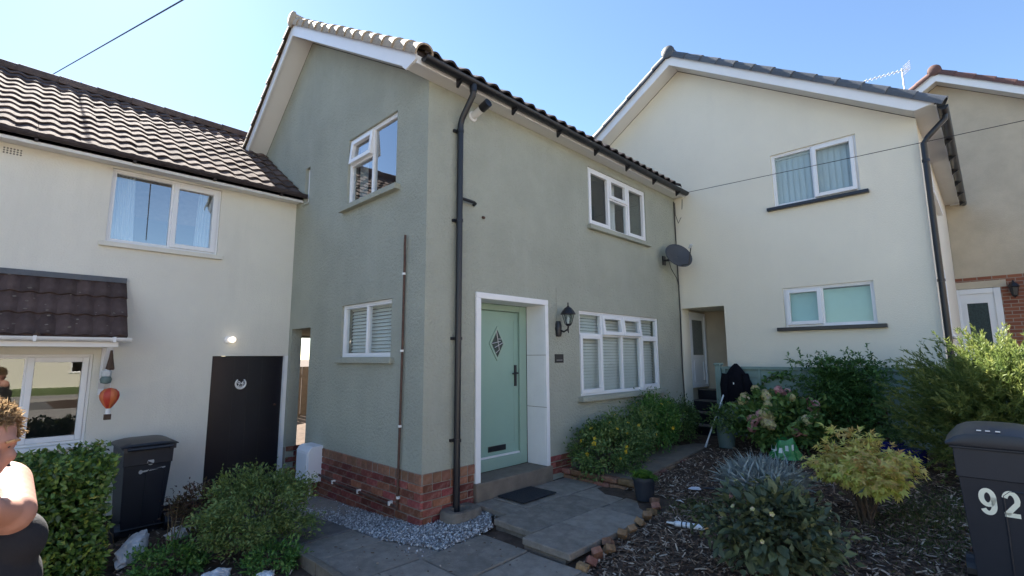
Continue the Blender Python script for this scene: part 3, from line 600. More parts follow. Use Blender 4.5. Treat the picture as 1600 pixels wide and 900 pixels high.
MB(LF).box(-.655, -.545, 1.222, 1.23, -.047, -.043).build('bar', M['white'], hp)
ol = thing('outside_light', 'small lit round lamp on the cream wall above the black door', 'wall light', (-.8, 3.36, 1.85))
MB().lathe([(.05, 0), (.05, .02), (.03, .03)], LF(-.81, 1.855, 0), 14, (0, -1, 0)).build('base', M['white'], ol, smooth=True); MB().lathe([(.02, .02), (.035, .05), (.04, .08), (.028, .11), (.01, .12)], LF(-.80, 1.855, 0), 14, (.35, -1, 0)).build('globe', M['lit'], ol, smooth=True)
# canopy over the window
cy0, cz0, cy1, cz1 = 3.36, 2.54, 2.90, 1.86
cp = MB().prism([(-4.2, cy0-.001, cz0), (-4.2, cy1, cz1), (-4.2, cy1, cz1-.05), (-4.2, cy0-.001, cz0-.1)], (2.24, 0, 0)).build('canopy_roof', M['browntile'], lh)
cl = math.hypot(cy0-cy1, cz0-cz1); can = math.atan2(cz0-cz1, cy0-cy1); pmc = pantile(.15, cl/3*1.1, .013, .016).mesh('canopy_tile', M['browntile'], True)
for r_ in range(3):
    for i in range(14): s_ = (r_*cl/3-.02)/cl; piece('canopy_tile', pmc, TR((-2.035-i*.15, cy1+(cy0-cy1)*s_, cz1+(cz0-cz1)*s_+.004), (can-.03, random.gauss(0, .006), 0)), cp)
lic = MB()
for _ in range(46):
    t = random.random()**1.4; x = -2.0-random.random()*1.6; s_ = random.uniform(.006, .017); c = Vector((x, cy1+(cy0-cy1)*t, cz1+(cz0-cz1)*t))+Vector((0, -math.sin(can), math.cos(can)))*.045
    e1 = Vector((1, 0, 0)); e2 = Vector((0, math.cos(can), math.sin(can))); lic.add([c+(e1*math.cos(a)*1.2+e2*math.sin(a)*.8)*s_*random.uniform(.6, 1.2) for a in [k*math.pi/3 for k in range(6)]], [(0, 1, 2, 3, 4, 5)])
lic.build('lichen', M['stone'], cp, kind='stuff')
MB().box(-4.2, -1.962, 3.30, 3.358, 2.50, 2.56).build('lead_flashing', M['slate'], cp)
MB().box(-4.2, -2.03, cy1+.01, cy1+.03, 1.735, 1.845).build('fascia', M['upvc'], lh); MB().box(-4.2, -2.03, cy1+.03, 3.358, 1.74, 1.755).build('soffit', M['soffit'], lh)
cgm = MB(); gutter(cgm, [(-4.2, cy1-.045, 1.835), (-1.925, cy1-.045, 1.835)], .045); cgo = cgm.build('gutter', M['upvc'], lh, smooth=True)
for x in (-2.09, -2.72): MB().box(x, x+.025, cy1-.096, cy1+.006, 1.785, 1.842).build('gutter_joint', M['upvc'], cgo)
bk = MB(); bk.box(-2.12, -2.07, 3.31, 3.358, 1.20, 1.735); bk.prism([(-2.12, 3.33, 1.24), (-2.12, 3.33, 1.31), (-2.12, 2.98, 1.735), (-2.12, 2.93, 1.735)], (.05, 0, 0)); bk.build('gallows_bracket', M['upvc'], lh)
MB().tube([(-2.70, cy1-.05, 1.80), (-2.69, cy1-.052, 1.835), (-2.70, cy1-.05, 1.87)], [.02, .035, .022], 8).build('moss_tuft', M['wood'], cgo)
# hanging ornaments
hb = thing('balloon_ornament', 'red and orange hot air balloon ornament hanging under the canopy', 'ornament', (-2.06, 2.95, 1.0))
bc = Vector((-2.055, 2.95, 1.185)); ng = 8
for k in range(ng):
    gm_ = MB(); prof = [(.022, -.115), (.05, -.075), (.078, -.02), (.086, .02), (.078, .06), (.05, .092), (.01, .105)]; sub = 4
    for r_, z in prof:
        for s_ in range(sub+1): a = 2*math.pi*(k+s_/sub)/ng; bul = 1+.06*math.sin(math.pi*s_/sub); gm_.v.append(bc+Vector((r_*bul*math.cos(a), r_*bul*math.sin(a), z)))
    n1 = sub+1; gm_.f = [(j*n1+i, j*n1+i+1, (j+1)*n1+i+1, (j+1)*n1+i) for j in range(len(prof)-1) for i in range(sub)]
    gm_.build('gore', M['red'] if k % 2 else M['orange'], hb, smooth=True)
MB().lathe([(.022, -.12), (.026, -.175)], bc, 10).build('skirt', M['white'], hb); MB().box(bc.x-.03, bc.x+.03, bc.y-.03, bc.y+.03, bc.z-.235, bc.z-.178).build('basket', M['wood'], hb)
MB().tube([bc+Vector((0, 0, .1)), bc+Vector((-.01, .0, .55))], .003, 5).build('cord', M['white'], hb)
wc = thing('wind_spinner', 'grey and brown hanging spinner above the balloon ornament', 'ornament', (-2.1, 2.95, 1.4))
MB().lathe([(.012, .30), (.02, .22), (.04, .10), (.035, .085)], (-2.075, 2.955, 1.40), 8).build('cone', M['wood'], wc); MB().lathe([(.01, .10), (.05, .07), (.045, .02), (.02, 0)], (-2.10, 2.955, 1.40), 10, wob=.1).build('bell', M['label'], wc)
MB().lathe([(.01, -.04), (.045, -.03), (.055, .01), (.04, .04), (.01, .05)], (-2.10, 2.955, 1.375), 12).build('ball', M['greypot'], wc, smooth=True)
# ------------------------------------------------------------------ right cream house
rh, rwall, rroof, rzs, RG, RF = house_shell('ivory_house', 'ivory rendered gable house at right with dark grey verge caps', 5.68, 11.34, -3.59, 3.4, -.2, 7.01, .645, .645, -.1, M['cream2'],
    [(.71, 1.885, 4.0, 4.89), (.68, 1.865, 2.04, 2.66), (2.80, 3.57, .2, 2.46)], [(.75, 2.3, 4.0, 4.9), (.75, 2.3, 1.9, 3.0)],
    M['slate'], 13, 13, .36, .33, .24, 4.87)
RL = Fr((5.68, 0, 0), (0, -1, 0), (-1, 0, 0))
window(rh, RL, 1.705, 2.88, 4.0, 4.89, [(0, .5, 0, 1, 'f'), (.5, 1, 0, 1, 'o')], .03, 'blackpaint', (.055, .1, .07), vertical)
window(rh, RL, 1.725, 2.91, 2.04, 2.66, [(0, .44, 0, 1, 'o'), (.44, 1, 0, 1, 'f')], .03, 'blackpaint', (.06, .11, .07), mintblind)
window(rh, RF, .75, 2.3, 4.0, 4.9, [(0, .5, 0, 1, 's'), (.5, 1, 0, 1, 'f')], .0, 'whitepaint', (.05, .05, .07)); window(rh, RF, .75, 2.3, 1.9, 3.0, [(0, .5, 0, 1, 's'), (.5, 1, 0, 1, 'f')], .0, 'whitepaint', (.05, .05, .07))
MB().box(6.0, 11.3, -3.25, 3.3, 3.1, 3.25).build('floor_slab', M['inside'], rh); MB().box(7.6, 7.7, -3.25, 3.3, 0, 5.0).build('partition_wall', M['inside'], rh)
# recessed porch of the right house with steps
MB().box(6.75, 6.85, -.90, .12, .2, 2.5).build('porch_wall', M['tan'], rh); MB().box(5.985, 6.75, -.90, -.80, .2, 2.5).build('porch_wall', M['tan'], rh); MB().box(5.985, 6.75, -.80, .12, 2.465, 2.55).build('porch_ceiling', M['cream2'], rh)
MB().box(5.985, 6.75, .03, .12, .2, 2.46).build('porch_wall', M['tan'], rh)
PF = Fr((0, .03, 0), (1, 0, 0), (0, -1, 0)); pd = MB(PF); ring(pd, PF, 5.99, 6.70, 1.02, 2.42, .05, 0, .05); pdo = pd.build('porch_door', M['upvc'], rh)
MB(PF).box(6.04, 6.65, 1.07, 2.37, 0, .03).build('leaf', M['upvc'], pdo); MB(PF).box(6.13, 6.56, 1.62, 2.28, .03, .036).build('glazing', M['frost'], pdo); pk = MB(PF); ring(pk, PF, 6.13, 6.56, 1.13, 1.52, .02, .03, .04); pk.build('panel', M['upvc'], pdo)
for i in range(4):
    so_ = MB().box(5.45+i*.27, 6.74, -.78, .01 if i > 1 else -.02, .15, .42+i*.185).build('step', M['blackpaint'], rh, bevel=.008); MB().box(5.44+i*.27, 5.70+i*.27, -.79, .012 if i > 1 else -.018, .421+i*.185, .435+i*.185).build('tread', M['stone'], so_)
# rain pipe of the right house
rp = MB(); e0 = -3.59-.24; rz = rzs(e0)+.25-.075
rp.tube([(5.62, e0-.062, rz-.03), (5.62, e0-.062, rz-.10), (5.60, -3.70, rz-.30), (5.60, -3.645, rz-.38), (5.60, -3.645, .3)], .036, 12); rpo = rp.build('downpipe', M['black'], rh, smooth=True)
for z in (4.2, 2.55, 1.2): MB().tube([(5.60, -3.645, z), (5.60, -3.645, z+.035)], .044, 12).build('pipe_clip', M['black'], rpo)
# ------------------------------------------------------------------ far tan house
fh, fwall, froof, fzs, FG, FF_ = house_shell('tan_house', 'tan rendered gable house at the far right with a red brick base', 11.36, 17, -7.2, -.2, -3.72, 7.62, .645, .645, .3, M['tan'],
    [(2.93, 3.69, .3, 2.98), (3.30, 3.50, 4.88, 5.42)], [], M['redtile'], 13, 13, .36, .30, .24, 5.4)
FL = Fr((11.36, 0, 0), (0, -1, 0), (-1, 0, 0))
def brickmat():
    m = mat('far_brickwork', (.3, .1, .06), .9, .2, 9, spec=.2); t = m.node_tree; N = t.nodes; L = t.links; b = N['Principled BSDF']
    br = N.new('ShaderNodeTexBrick'); br.inputs['Color1'].default_value = (.30, .115, .065, 1); br.inputs['Color2'].default_value = (.20, .07, .045, 1); br.inputs['Mortar'].default_value = (.30, .24, .19, 1); br.inputs['Scale'].default_value = 1; br.inputs['Brick Width'].default_value = .225; br.inputs['Row Height'].default_value = .075; br.inputs['Mortar Size'].default_value = .008
    tc = N.new('ShaderNodeTexCoord'); sx = N.new('ShaderNodeSeparateXYZ'); cx = N.new('ShaderNodeCombineXYZ'); L.new(tc.outputs['Object'], sx.inputs[0]); L.new(sx.outputs[1], cx.inputs[0]); L.new(sx.outputs[2], cx.inputs[1]); L.new(cx.outputs[0], br.inputs[0]); L.new(br.outputs[0], b.inputs['Base Color']); return m
M['farbrick'] = brickmat()
wb = MB(FL); wb.box(4.27, 7.2, .3, 3.22, 0, .03); wb.box(-.2+.0, 3.51, .3, 3.22, 0, .03); wb.box(3.51, 4.27, 3.13, 3.22, 0, .03); wb.build('brick_base', M['farbrick'], fh)
MB(FL).box(3.40, 4.36, 2.982, 3.128, 0, .045).build('lintel', M['tan'], fh)
window(fh, FL, 3.70, 3.90, 4.88, 5.42, [(0, 1, 0, .5, 'f'), (0, 1, .5, 1, 'f')], .0, 'upvc', (.03, .03, .03))
fd = MB(FL); ring(fd, FL, 3.515, 4.265, .6, 2.975, .11, -.02, .045); fdo = fd.build('front_door', M['upvc'], fh, bevel=.01); MB(FL).box(3.625, 4.155, .71, 2.865, -.02, .015).build('leaf', M['upvc'], fdo)
k_ = MB(FL); ring(k_, FL, 3.68, 4.10, 1.6, 2.72, .05, .015, .03); k_.build('moulding', M['upvc'], fdo); MB(FL).box(3.73, 4.05, 1.65, 2.67, .016, .02).build('glazing', M['lead'], fdo)
l2 = thing('porch_lantern', 'black lantern on the red brick beside the far white door', 'wall light', (11.3, -4.46, 2.8)); q = FL(4.46, 2.9, .12)
MB().lathe([(.03, -.14), (.05, -.12), (.075, .04), (.10, .06), (.06, .12), (.02, .16), (.005, .2)], q, 6).build('lantern', M['black'], l2); MB().tube([q+Vector((.1, 0, -.12)), q+Vector((.02, 0, -.16)), q+Vector((0, 0, -.13))], .012, 6).build('arm', M['black'], l2)
# television aerial on the far roof
ta = thing('tv_aerial', 'small rooftop television aerial behind the ivory house roof', 'aerial', (13.6, -3.72, 7.9)); tb = Vector((13.0, -3.05, 7.4))
tb2 = tb+Vector((0, 0, 1.72)); MB().tube([tb, tb2], .018, 6).build('mast', M['alu'], ta)
bd = Vector((-.55, .83, -.22)).normalized(); bm_ = MB().tube([tb2+bd*-.15+Vector((0, 0, -.05)), tb2+bd*1.0+Vector((0, 0, -.05))], .012, 6)
sdv = bd.cross(Vector((0, 0, 1))).normalized()
for k in range(9): c = tb2+Vector((0, 0, -.05))+bd*(.05+k*.11); bm_.tube([c-sdv*.1, c+sdv*.1], .006, 4)
bm_.build('boom', M['alu'], ta); rfm = MB()
for k in range(5): rfm.tube([tb2-bd*.12+sdv*.15+Vector((0, 0, -.12+k*.055)), tb2-bd*.12-sdv*.15+Vector((0, 0, -.12+k*.055))], .008, 5)
rfm.build('reflector', M['alu'], ta)
# overhead wires
def wire(name, p, q, sag, r, label):
    p = Vector(p); q = Vector(q); MB().tube([p+(q-p)*t-Vector((0, 0, sag*4*t*(1-t))) for t in [k/24 for k in range(25)]], r, 6).build(name, M['cable'], None, label=label, cat='cable')
wire('overhead_cable', (5.56, -.27, 4.575), (5.05, -9.0, 4.17), .02, .0045, 'thin overhead cable running right from the green house eaves')
wire('overhead_cable', (-3.50, 14.2, 8.49), (-.673, -4.242, 4.60), .0, .010, 'dark overhead cable crossing the sky above the pantiled roof')
# ------------------------------------------------------------------ houses across the road (they bounce the sun back and show in the window glass)
def opposite(x, wd, wm, rm, label):
    h = thing('facing_house', label, 'house', (x+wd/2, -26.5, 0), 'houses across the road'); y = -26.5; F = Fr((x, y, 0), (-1, 0, 0), (0, 1, 0)); F = Fr((x+wd, y, 0), (-1, 0, 0), (0, 1, 0))
    wins = [(.8, 2.5, 3.3, 4.5), (wd-2.5, wd-.8, 3.3, 4.5), (.8, 2.7, .9, 2.2), (wd-2.1, wd-1.1, .05, 2.1)]
    mb = MB(); wall(mb, F, 0, wd, 0, flat(5.0), wins, .25); mb.box(0, 0, 0, 0, 0, 0) if 0 else None
    mb.add([(x, y-7, 0), (x+wd, y-7, 0), (x+wd, y-7, 5), (x, y-7, 5)], [(0, 1, 2, 3)])
    for xx in (x, x+wd): mb.add([(xx, y, 0), (xx, y-7, 0), (xx, y-7, 5), (xx, y-3.5, 7.2), (xx, y, 5)], [(0, 1, 2, 3, 4)])
    mb.build('wall', wm, h); MB().prism([(x-.15, y+.4, 4.85), (x-.15, y-3.5, 7.3), (x-.15, y-7.4, 4.85), (x-.15, y-7.4, 5.0), (x-.15, y-3.5, 7.45), (x-.15, y+.4, 5.0)], (wd+.3, 0, 0)).build('roof', rm, h)
    for a, b, c, d in wins[:3]: window(h, F, a, b, c, d, [(0, .5, 0, 1, 'f'), (.5, 1, 0, 1, 'f')], .05, 'whitepaint')
    MB(F).box(wins[3][0], wins[3][1], .05, 2.1, -.12, -.05).build('door', M['blackpaint'], h)
for x, wd, wm, rm, lb in ((-25, 8.5, M['cream'], M['tile'], 'cream house across the road'), (-15.5, 8.5, M['farbrick'], M['tile'], 'brick house across the road at left'), (-6, 8.5, M['cream2'], M['redtile'], 'ivory house across the road with red roof'), (3.5, 8.5, M['farbrick'], M['tiledark'], 'brick house across the road with dark roof'), (13, 8.5, M['cream'], M['redtile'], 'cream house across the road with red roof'), (22.5, 8.5, M['cream2'], M['tile'], 'ivory house across the road with brown roof')):
    opposite(x, wd, wm, rm, lb)
# ------------------------------------------------------------------ paths, patio, raised strip, gravel
def slabs(parent, rects, zf, me_mat, th=.05, gap=.012):
    cache = {}
    for (x0, x1, y0, y1) in rects:
        k = (round(x1-x0, 2), round(y1-y0, 2))
        if k not in cache: cache[k] = cbox(k[0]-gap, k[1]-gap, th, .006).mesh('slab', me_mat)
        cx, cy = (x0+x1)/2, (y0+y1)/2; e = .1
        sx = (zf(cx+e, cy)-zf(cx-e, cy))/(2*e); sy = (zf(cx, cy+e)-zf(cx, cy-e))/(2*e)
        piece('slab', cache[k], TR((cx, cy, zf(cx, cy)-th/2+random.gauss(0, .004)), (math.atan(sy)+random.gauss(0, .006), -math.atan(sx)+random.gauss(0, .006), random.gauss(0, .006))), parent)
pz = lambda x, y: g(x, y)+.03
bed = MB(); n0 = 24
for i in range(n0+1):
    for x in (-1.0, .27): y = -3.4+5.5*i/n0; bed.v.append(Vector((x, y, g(x, y)+.004)))
bed.f = [(2*i, 2*i+1, 2*i+3, 2*i+2) for i in range(n0)]
pa = bed.build('path', M['mortar'], kind='structure')
slabs(pa, [(-1.0, -.42, .5, 1.05), (-1.0, -.42, 1.05, 1.6), (-1.0, -.42, 1.6, 2.1)], pz, M['slabdark'])
slabs(pa, [(-1.0, -.42, -.05-.55*i, .5-.55*i) for i in range(7)]+[(-.42, .26, -1.15-.55*i, -.6-.55*i) for i in range(5)], pz, M['slab'])
ked = MB()
P_ = [(-1.06, 1.55), (-1.06, .7), (-1.07, -.2), (-1.10, -1.4)]
for i in range(3):
    (xa, ya), (xb, yb) = P_[i], P_[i+1]; ka = MB(); ka.prism([(xa-.03, ya, g(xa, ya)-.1), (xa+.025, ya, g(xa, ya)-.1), (xa+.025, ya, g(xa, ya)+.085), (xa-.03, ya, g(xa, ya)+.085)], (xb-xa, yb-ya+.008, g(xb, yb)-g(xa, ya))); ka.build('edging_kerb', M['timber'], pa, bevel=.006)
# patio slabs in front of the door
pt = MB().prism([(.64, -.06, -.05), (2.12, -.06, -.05), (2.12, -1.2, -.05), (1.9, -1.48, -.05), (.30, -1.50, -.05), (.30, -1.06, -.05), (.45, -1.04, -.05), (.45, -.56, -.05), (.63, -.54, -.05)], (0, 0, .128)).build('patio', M['stone'], kind='structure')
slabs(pt, [(.61, .88, -.55, -.06), (.88, 1.50, -.55, -.06), (1.50, 2.13, -.55, -.06), (.42, 1.02, -1.05, -.55), (1.02, 1.62, -1.05, -.55), (1.62, 2.13, -1.05, -.55), (.27, .80, -1.56, -1.05), (.80, 1.42, -1.56, -1.05), (1.42, 2.02, -1.50, -1.05)], lambda x, y: .115+.012*y, M['slab'], .055)
# raised strip along the wall with a brick face
rs = MB(); rs.prism([(2.20, -.98, -.02), (2.20, -.01, -.02), (2.20, -.01, .20), (2.20, -.98, .20)], (3.25, .25, .06)); rso = rs.build('raised_bed', M['step'], kind='structure')
obm = cbox(.215, .10, .065, .012).mesh('brick', M['oldbrick']); cop = cbox(.22, .105, .075, .007).mesh('brick', M['oldbrick'])
for c in range(3):
    for i in range(5):
        y = -.92+i*.225+(.11 if c % 2 else 0)
        if y < -.02: piece('brick', obm, TR((2.175, y, .035+c*.075), (0, random.gauss(0, .02), math.pi/2+random.gauss(0, .02))), rso)
for i in range(14):
    x = 2.28+i*.232; piece('brick', obm, TR((x, -.965+.25*(x-2.2)/3.25, .145+.06*(x-2.2)/3.25), (random.gauss(0, .02), 0, random.gauss(.076, .02))), rso)
# loose edging bricks along the patio
for i, (x, y, rx, ry, rz, L_) in enumerate(((.30, -1.66, .1, -.2, 1.9, .8), (.40, -1.67, .5, .5, .9, .7), (.52, -1.64, -.4, .9, .6, .9), (.66, -1.66, .3, .8, 1.2, .75), (.74, -1.60, -.3, .6, .2, .9), (.93, -1.62, .2, .75, .5, .95), (1.10, -1.60, -.2, .9, 1.0, .8), (1.28, -1.59, .4, .5, .2, .9), (1.44, -1.57, 0, .8, .7, .7), (1.60, -1.53, .3, .3, 1.1, .7), (1.74, -1.50, -.3, .6, .3, .6), (1.84, -1.43, .2, .4, .9, .6))):
    piece('brick', cop, TR((x, y, g(x, y)+.018+.01*(i % 3)), (rx, ry, rz), (L_*.5, .75, .72)), pt)
MB().box(-.27, .27, -.19, .19, 0, .012).build('doormat', M['mat'], None, label='black rubber doormat lying in front of the green door step', cat='doormat', bevel=.004).matrix_basis = TR((1.20, -.27, .120), (0, 0, .02))
# gravel
octv = [(1, 0, 0), (-1, 0, 0), (0, 1, 0), (0, -1, 0), (0, 0, 1), (0, 0, -1)]; octf = [(0, 2, 4), (2, 1, 4), (1, 3, 4), (3, 0, 4), (2, 0, 5), (1, 2, 5), (3, 1, 5), (0, 3, 5)]
def inside(p, poly):
    x, y = p; c = False
    for (x1, y1), (x2, y2) in zip(poly, poly[1:]+poly[:1]):
        if (y1 > y) != (y2 > y) and x < (x2-x1)*(y-y1)/(y2-y1)+x1: c = not c
    return c
gpoly = [(-.42, 2.3), (-.41, -.02), (-.20, -.60), (.15, -.56), (.40, -.58), (.46, -.5), (.62, -.3), (.62, -.02), (0, 0), (0, 2.6)]
gv = []; gf = []; nst = 0
while nst < 11500:
    x, y = random.uniform(-.45, .64), random.uniform(-.64, 2.6)
    if not inside((x, y), gpoly) and random.random() > .03: continue
    if x > .02 and y > -.01: continue
    s_ = random.uniform(.005, .0135); z = g(x, y)+.024+random.uniform(0, .02); rot = TR((x, y, z), (random.random()*6, random.random()*6, random.random()*6)); b = len(gv)
    for q in octv: k = s_*random.uniform(.7, 1.25); gv.append(rot @ (Vector(q)*k))
    gf += [tuple(i+b for i in f) for f in octf]; nst += 1
gr_ = MB(); gr_.v = gv; gr_.f = gf
gm2 = leafmat('gravel_stone', [(.14, .14, .143), (.27, .27, .27), (.42, .42, .42), (.70, .70, .69)], 0, .8, .3)
go = gr_.build('gravel', gm2, None, label='grey angular gravel around the brick corner of the green house', cat='gravel', kind='stuff'); at = go.data.attributes.new('tint', 'FLOAT', 'FACE'); at.data.foreach_set('value', np.repeat(np.random.rand(nst)**1.3, 8))
# ------------------------------------------------------------------ garden fence
fe = thing('garden_fence', 'painted grey green board fence in front of the ivory house', 'fence', (5.3, -.8, .3))
def fpost(y): MB().box(5.26, 5.35, y-.045, y+.045, .1, 1.45).build('post', M['fence'], fe, bevel=.006); MB().box(5.245, 5.365, y-.06, y+.06, 1.451, 1.485).build('post_cap', M['fence'], fe, bevel=.008)
for y in (-.78, -2.62, -4.46): fpost(y)
for p in range(2):
    ya, yb = -.83-p*1.84, -2.57-p*1.84
    MB().box(5.27, 5.34, yb, ya, 1.385, 1.43).build('rail', M['fence'], fe, bevel=.004)
    for i in range(9): z = .36+i*.114; MB().prism([(5.292, yb, z), (5.315, yb, z), (5.315, yb, z+.118), (5.306, yb, z+.118)], (0, ya-yb, 0)).build('board', M['fence'], fe)
    for k in (.0, .33, .66, .97): y = yb+.02+(ya-yb-.04)*k; MB().box(5.272, 5.291, y, y+.035, .36, 1.384).build('batten', M['fence'], fe)
# ------------------------------------------------------------------ foliage
def np_mesh(name, V, F4, tint, mt, parent, M_=None, smooth=False):
    me = bpy.data.meshes.new(name); me.vertices.add(len(V)); me.vertices.foreach_set('co', V.astype(np.float32).ravel())
    nf, k = F4.shape; me.loops.add(nf*k); me.loops.foreach_set('vertex_index', F4.astype(np.int32).ravel()); me.polygons.add(nf); me.polygons.foreach_set('loop_start', np.arange(0, nf*k, k, dtype=np.int32))
    me.update(calc_edges=True); me.materials.append(mt); at = me.attributes.new('tint', 'FLOAT', 'FACE'); at.data.foreach_set('value', tint.astype(np.float32)); me.validate()
    return link(bpy.data.objects.new(name, me), parent, M_)
def unit(a): return a/np.maximum(np.linalg.norm(a, axis=1, keepdims=True), 1e-9)
def leaf_arrays(P, D, Nn, L, Wd, fold=.25, tint=None, droop=.0):
    """folded lance leaves: base P, direction D, normal Nn; 4 tris each"""
    n = len(P); D = unit(D); Sd = unit(np.cross(D, Nn)); Nn = np.cross(Sd, D); L = L[:, None]; Wd = Wd[:, None]
    mid = P+D*L*.45; tip = P+D*L-Nn*L*droop
    a = mid+Sd*Wd*.5+Nn*Wd*fold; b = mid-Sd*Wd*.5+Nn*Wd*fold
    V = np.stack([P, a, tip, b], 1).reshape(-1, 3); i = np.arange(n)*4
    F = np.concatenate([np.stack([i, i+1, i+2], 1), np.stack([i, i+2, i+3], 1)], 0); return V, F, np.concatenate([tint, tint])
def blob_points(n, c, rad, clumps, cr, seed, flat_bottom=-.35, hollow=.55, lump=.18):
    """points spread through clumps in an uneven ellipsoid, with outward directions"""
    rg = np.random.default_rng(seed); c = np.array(c); rad = np.array(rad)
    d = unit(rg.normal(size=(clumps*3, 3))); d = d[d[:, 2] > flat_bottom][:clumps]; k = len(d)
    rr = (hollow+(1-hollow)*rg.random(k)**.5)*(1+lump*rg.normal(size=k)); cc = d*rr[:, None]
    idx = rg.integers(0, k, n); off = rg.normal(size=(n, 3))*cr*(.6+.8*rg.random(n))[:, None]
    p = cc[idx]+off; return c+p*rad, unit(p*rad+.25*off*rad+1e-6), idx, rg, k
def bush(name, c, rad, n, leaf, width, mt, parent, seed=1, clumps=60, cr=.16, up=.3, spread=.9, tlo=0., thi=1., fold=.25, droop=.1, hollow=.55, flat=-.35, lump=.15):
    P, O, idx, rg, k = blob_points(n, c, rad, clumps, cr, seed, flat, hollow, lump)
    D = O+rg.normal(size=(n, 3))*spread+np.array((0, 0, up)); Nn = unit(O*.6+np.array((0, 0, .8))+rg.normal(size=(n, 3))*.5)
    L = leaf*(.6+.8*rg.random(n)); ct = rg.random(k)
    t = np.clip(tlo+(thi-tlo)*(.35*ct[idx]+.65*rg.random(n)), 0, 1)
    V, F, T = leaf_arrays(P, D, Nn, L, L*width, fold, t, droop); zmin = gz(c[0], c[1])+.005 if parent is None or True else 0
    V[:, 2] = np.maximum(V[:, 2], zmin); return np_mesh(name, V, F, T, mt, parent)
def stems(name, base, c, rad, n, r, mt, parent, seed=3):
    rg = random.Random(seed); mb = MB()
    for i in range(n):
        a = rg.uniform(0, 6.283); e = rg.uniform(.3, .85); z = rg.uniform(-.2, .8); b0 = Vector(base)+Vector((rg.uniform(-.04, .04), rg.uniform(-.04, .04), -.03))
        t = Vector((c[0]+rad[0]*e*math.cos(a), c[1]+rad[1]*e*math.sin(a), c[2]+rad[2]*z*.8)); m_ = (b0+t)/2+Vector((rg.uniform(-.05, .05), rg.uniform(-.05, .05), .05))
        mb.tube([b0, m_, t], [r, r*.7, r*.3], 5)
    return mb.build(name, mt, parent)
LM = {}
LM['hedge'] = leafmat('hedge_leaf', [(0.044, 0.088, 0.022), (0.088, 0.169, 0.035), (0.156, 0.250, 0.050), (0.300, 0.350, 0.062), (0.500, 0.450, 0.088)], .25, .35, .5)
LM['dark'] = leafmat('dark_shrub_leaf', [(0.033, 0.068, 0.021), (0.063, 0.120, 0.033), (0.105, 0.173, 0.048), (0.165, 0.225, 0.068)], .25)
LM['sage'] = leafmat('olive_shrub_leaf', [(0.065, 0.111, 0.031), (0.111, 0.176, 0.047), (0.169, 0.240, 0.072), (0.234, 0.286, 0.104)], .25)
LM['redsh'] = leafmat('bronze_leaf', [(0.065, 0.039, 0.026), (0.117, 0.058, 0.039), (0.117, 0.098, 0.039), (0.156, 0.065, 0.052)], .25)
LM['bright'] = leafmat('bright_leaf', [(0.034, 0.098, 0.021), (0.069, 0.172, 0.034), (0.115, 0.230, 0.052), (0.172, 0.276, 0.069)], .3)
LM['pot'] = leafmat('potentilla_leaf', [(0.047, 0.101, 0.030), (0.088, 0.162, 0.046), (0.162, 0.250, 0.074), (0.284, 0.338, 0.121)], .3)
LM['maple'] = leafmat('maple_leaf', [(.28, .36, .04), (.48, .53, .09), (.66, .66, .17), (.72, .62, .22), (.62, .36, .14)], .45)
LM['jun'] = leafmat('juniper_needle', [(.06, .10, .028), (.11, .16, .045), (.18, .23, .06), (.28, .30, .09)], .4)
LM['acer'] = leafmat('fence_shrub_leaf', [(0.041, 0.095, 0.027), (0.074, 0.162, 0.046), (0.115, 0.230, 0.065), (0.162, 0.284, 0.081)], .35)
LM['hyd'] = leafmat('hydrangea_leaf', [(0.058, 0.111, 0.031), (0.091, 0.176, 0.044), (0.143, 0.234, 0.058), (0.221, 0.286, 0.078)], .25)
LM['hydf'] = leafmat('dusky_leaf', [(0.050, 0.069, 0.045), (0.075, 0.100, 0.056), (0.112, 0.138, 0.062), (0.175, 0.194, 0.075)], .2, .45)
LM['fesc'] = leafmat('blue_fescue', [(.40, .48, .47), (.50, .58, .57), (.60, .68, .67), (.60, .61, .52)], .2)
LM['moss'] = leafmat('moss', [(.06, .13, .015), (.10, .20, .025), (.14, .25, .035)], .2)
LM['grass'] = leafmat('low_grass', [(0.072, 0.102, 0.030), (0.108, 0.138, 0.042), (0.156, 0.168, 0.060)], .2)
LM['straw'] = leafmat('dry_stalk', [(.25, .19, .11), (.38, .30, .18), (.5, .42, .27)], .1)
LM['pink'] = leafmat('pink_petal', [(.55, .22, .25), (.66, .33, .34), (.70, .44, .40)], .3)
LM['cpet'] = leafmat('creamy_petal', [(.50, .48, .18), (.62, .56, .28), (.66, .52, .36)], .3)
LM['yell'] = leafmat('yellow_petal', [(.60, .40, .02), (.70, .50, .04)], .3)
# ------------------------------------------------------------------ plants on the left
def xf(mb, Mx): mb.v = [Mx @ v for v in mb.v]; return mb
hg = thing('hedge', 'clipped broad-leaved green hedge with yellowing leaves below the left window', 'hedge', (-2.42, 1.75, -.2))
rg = np.random.default_rng(11); n = 9500; q = rg.uniform(-1, 1, (n, 3)); ax = rg.integers(0, 3, n); sg = np.where(rg.random(n) < .5, -1, 1); dep = 1-np.abs(rg.normal(0, .2, n))
for a in range(3): q[ax == a, a] = (sg*dep)[ax == a]
nz = np.array([noise.noise(Vector(p*2.3)) for p in q]); q *= (1+.20*nz)[:, None]; O = unit(np.sign(q)*np.abs(q)**4+.05*rg.normal(size=(n, 3)))
P = q*np.array((.38, .46, .47))+np.array((-2.56, 1.78, .30)); keep = P[:, 2] > -.17; P, O = P[keep], O[keep]; n = len(P)
V, F, T = leaf_arrays(P, O*.7+rg.normal(size=(n, 3))*.8+np.array((0, 0, .15)), unit(O+rg.normal(size=(n, 3))*.5+np.array((0, 0, .4))), .035+.035*rg.random(n), (.035+.035*rg.random(n))*.58, .12, np.clip(rg.normal(.38, .2, n), 0, 1), .12)
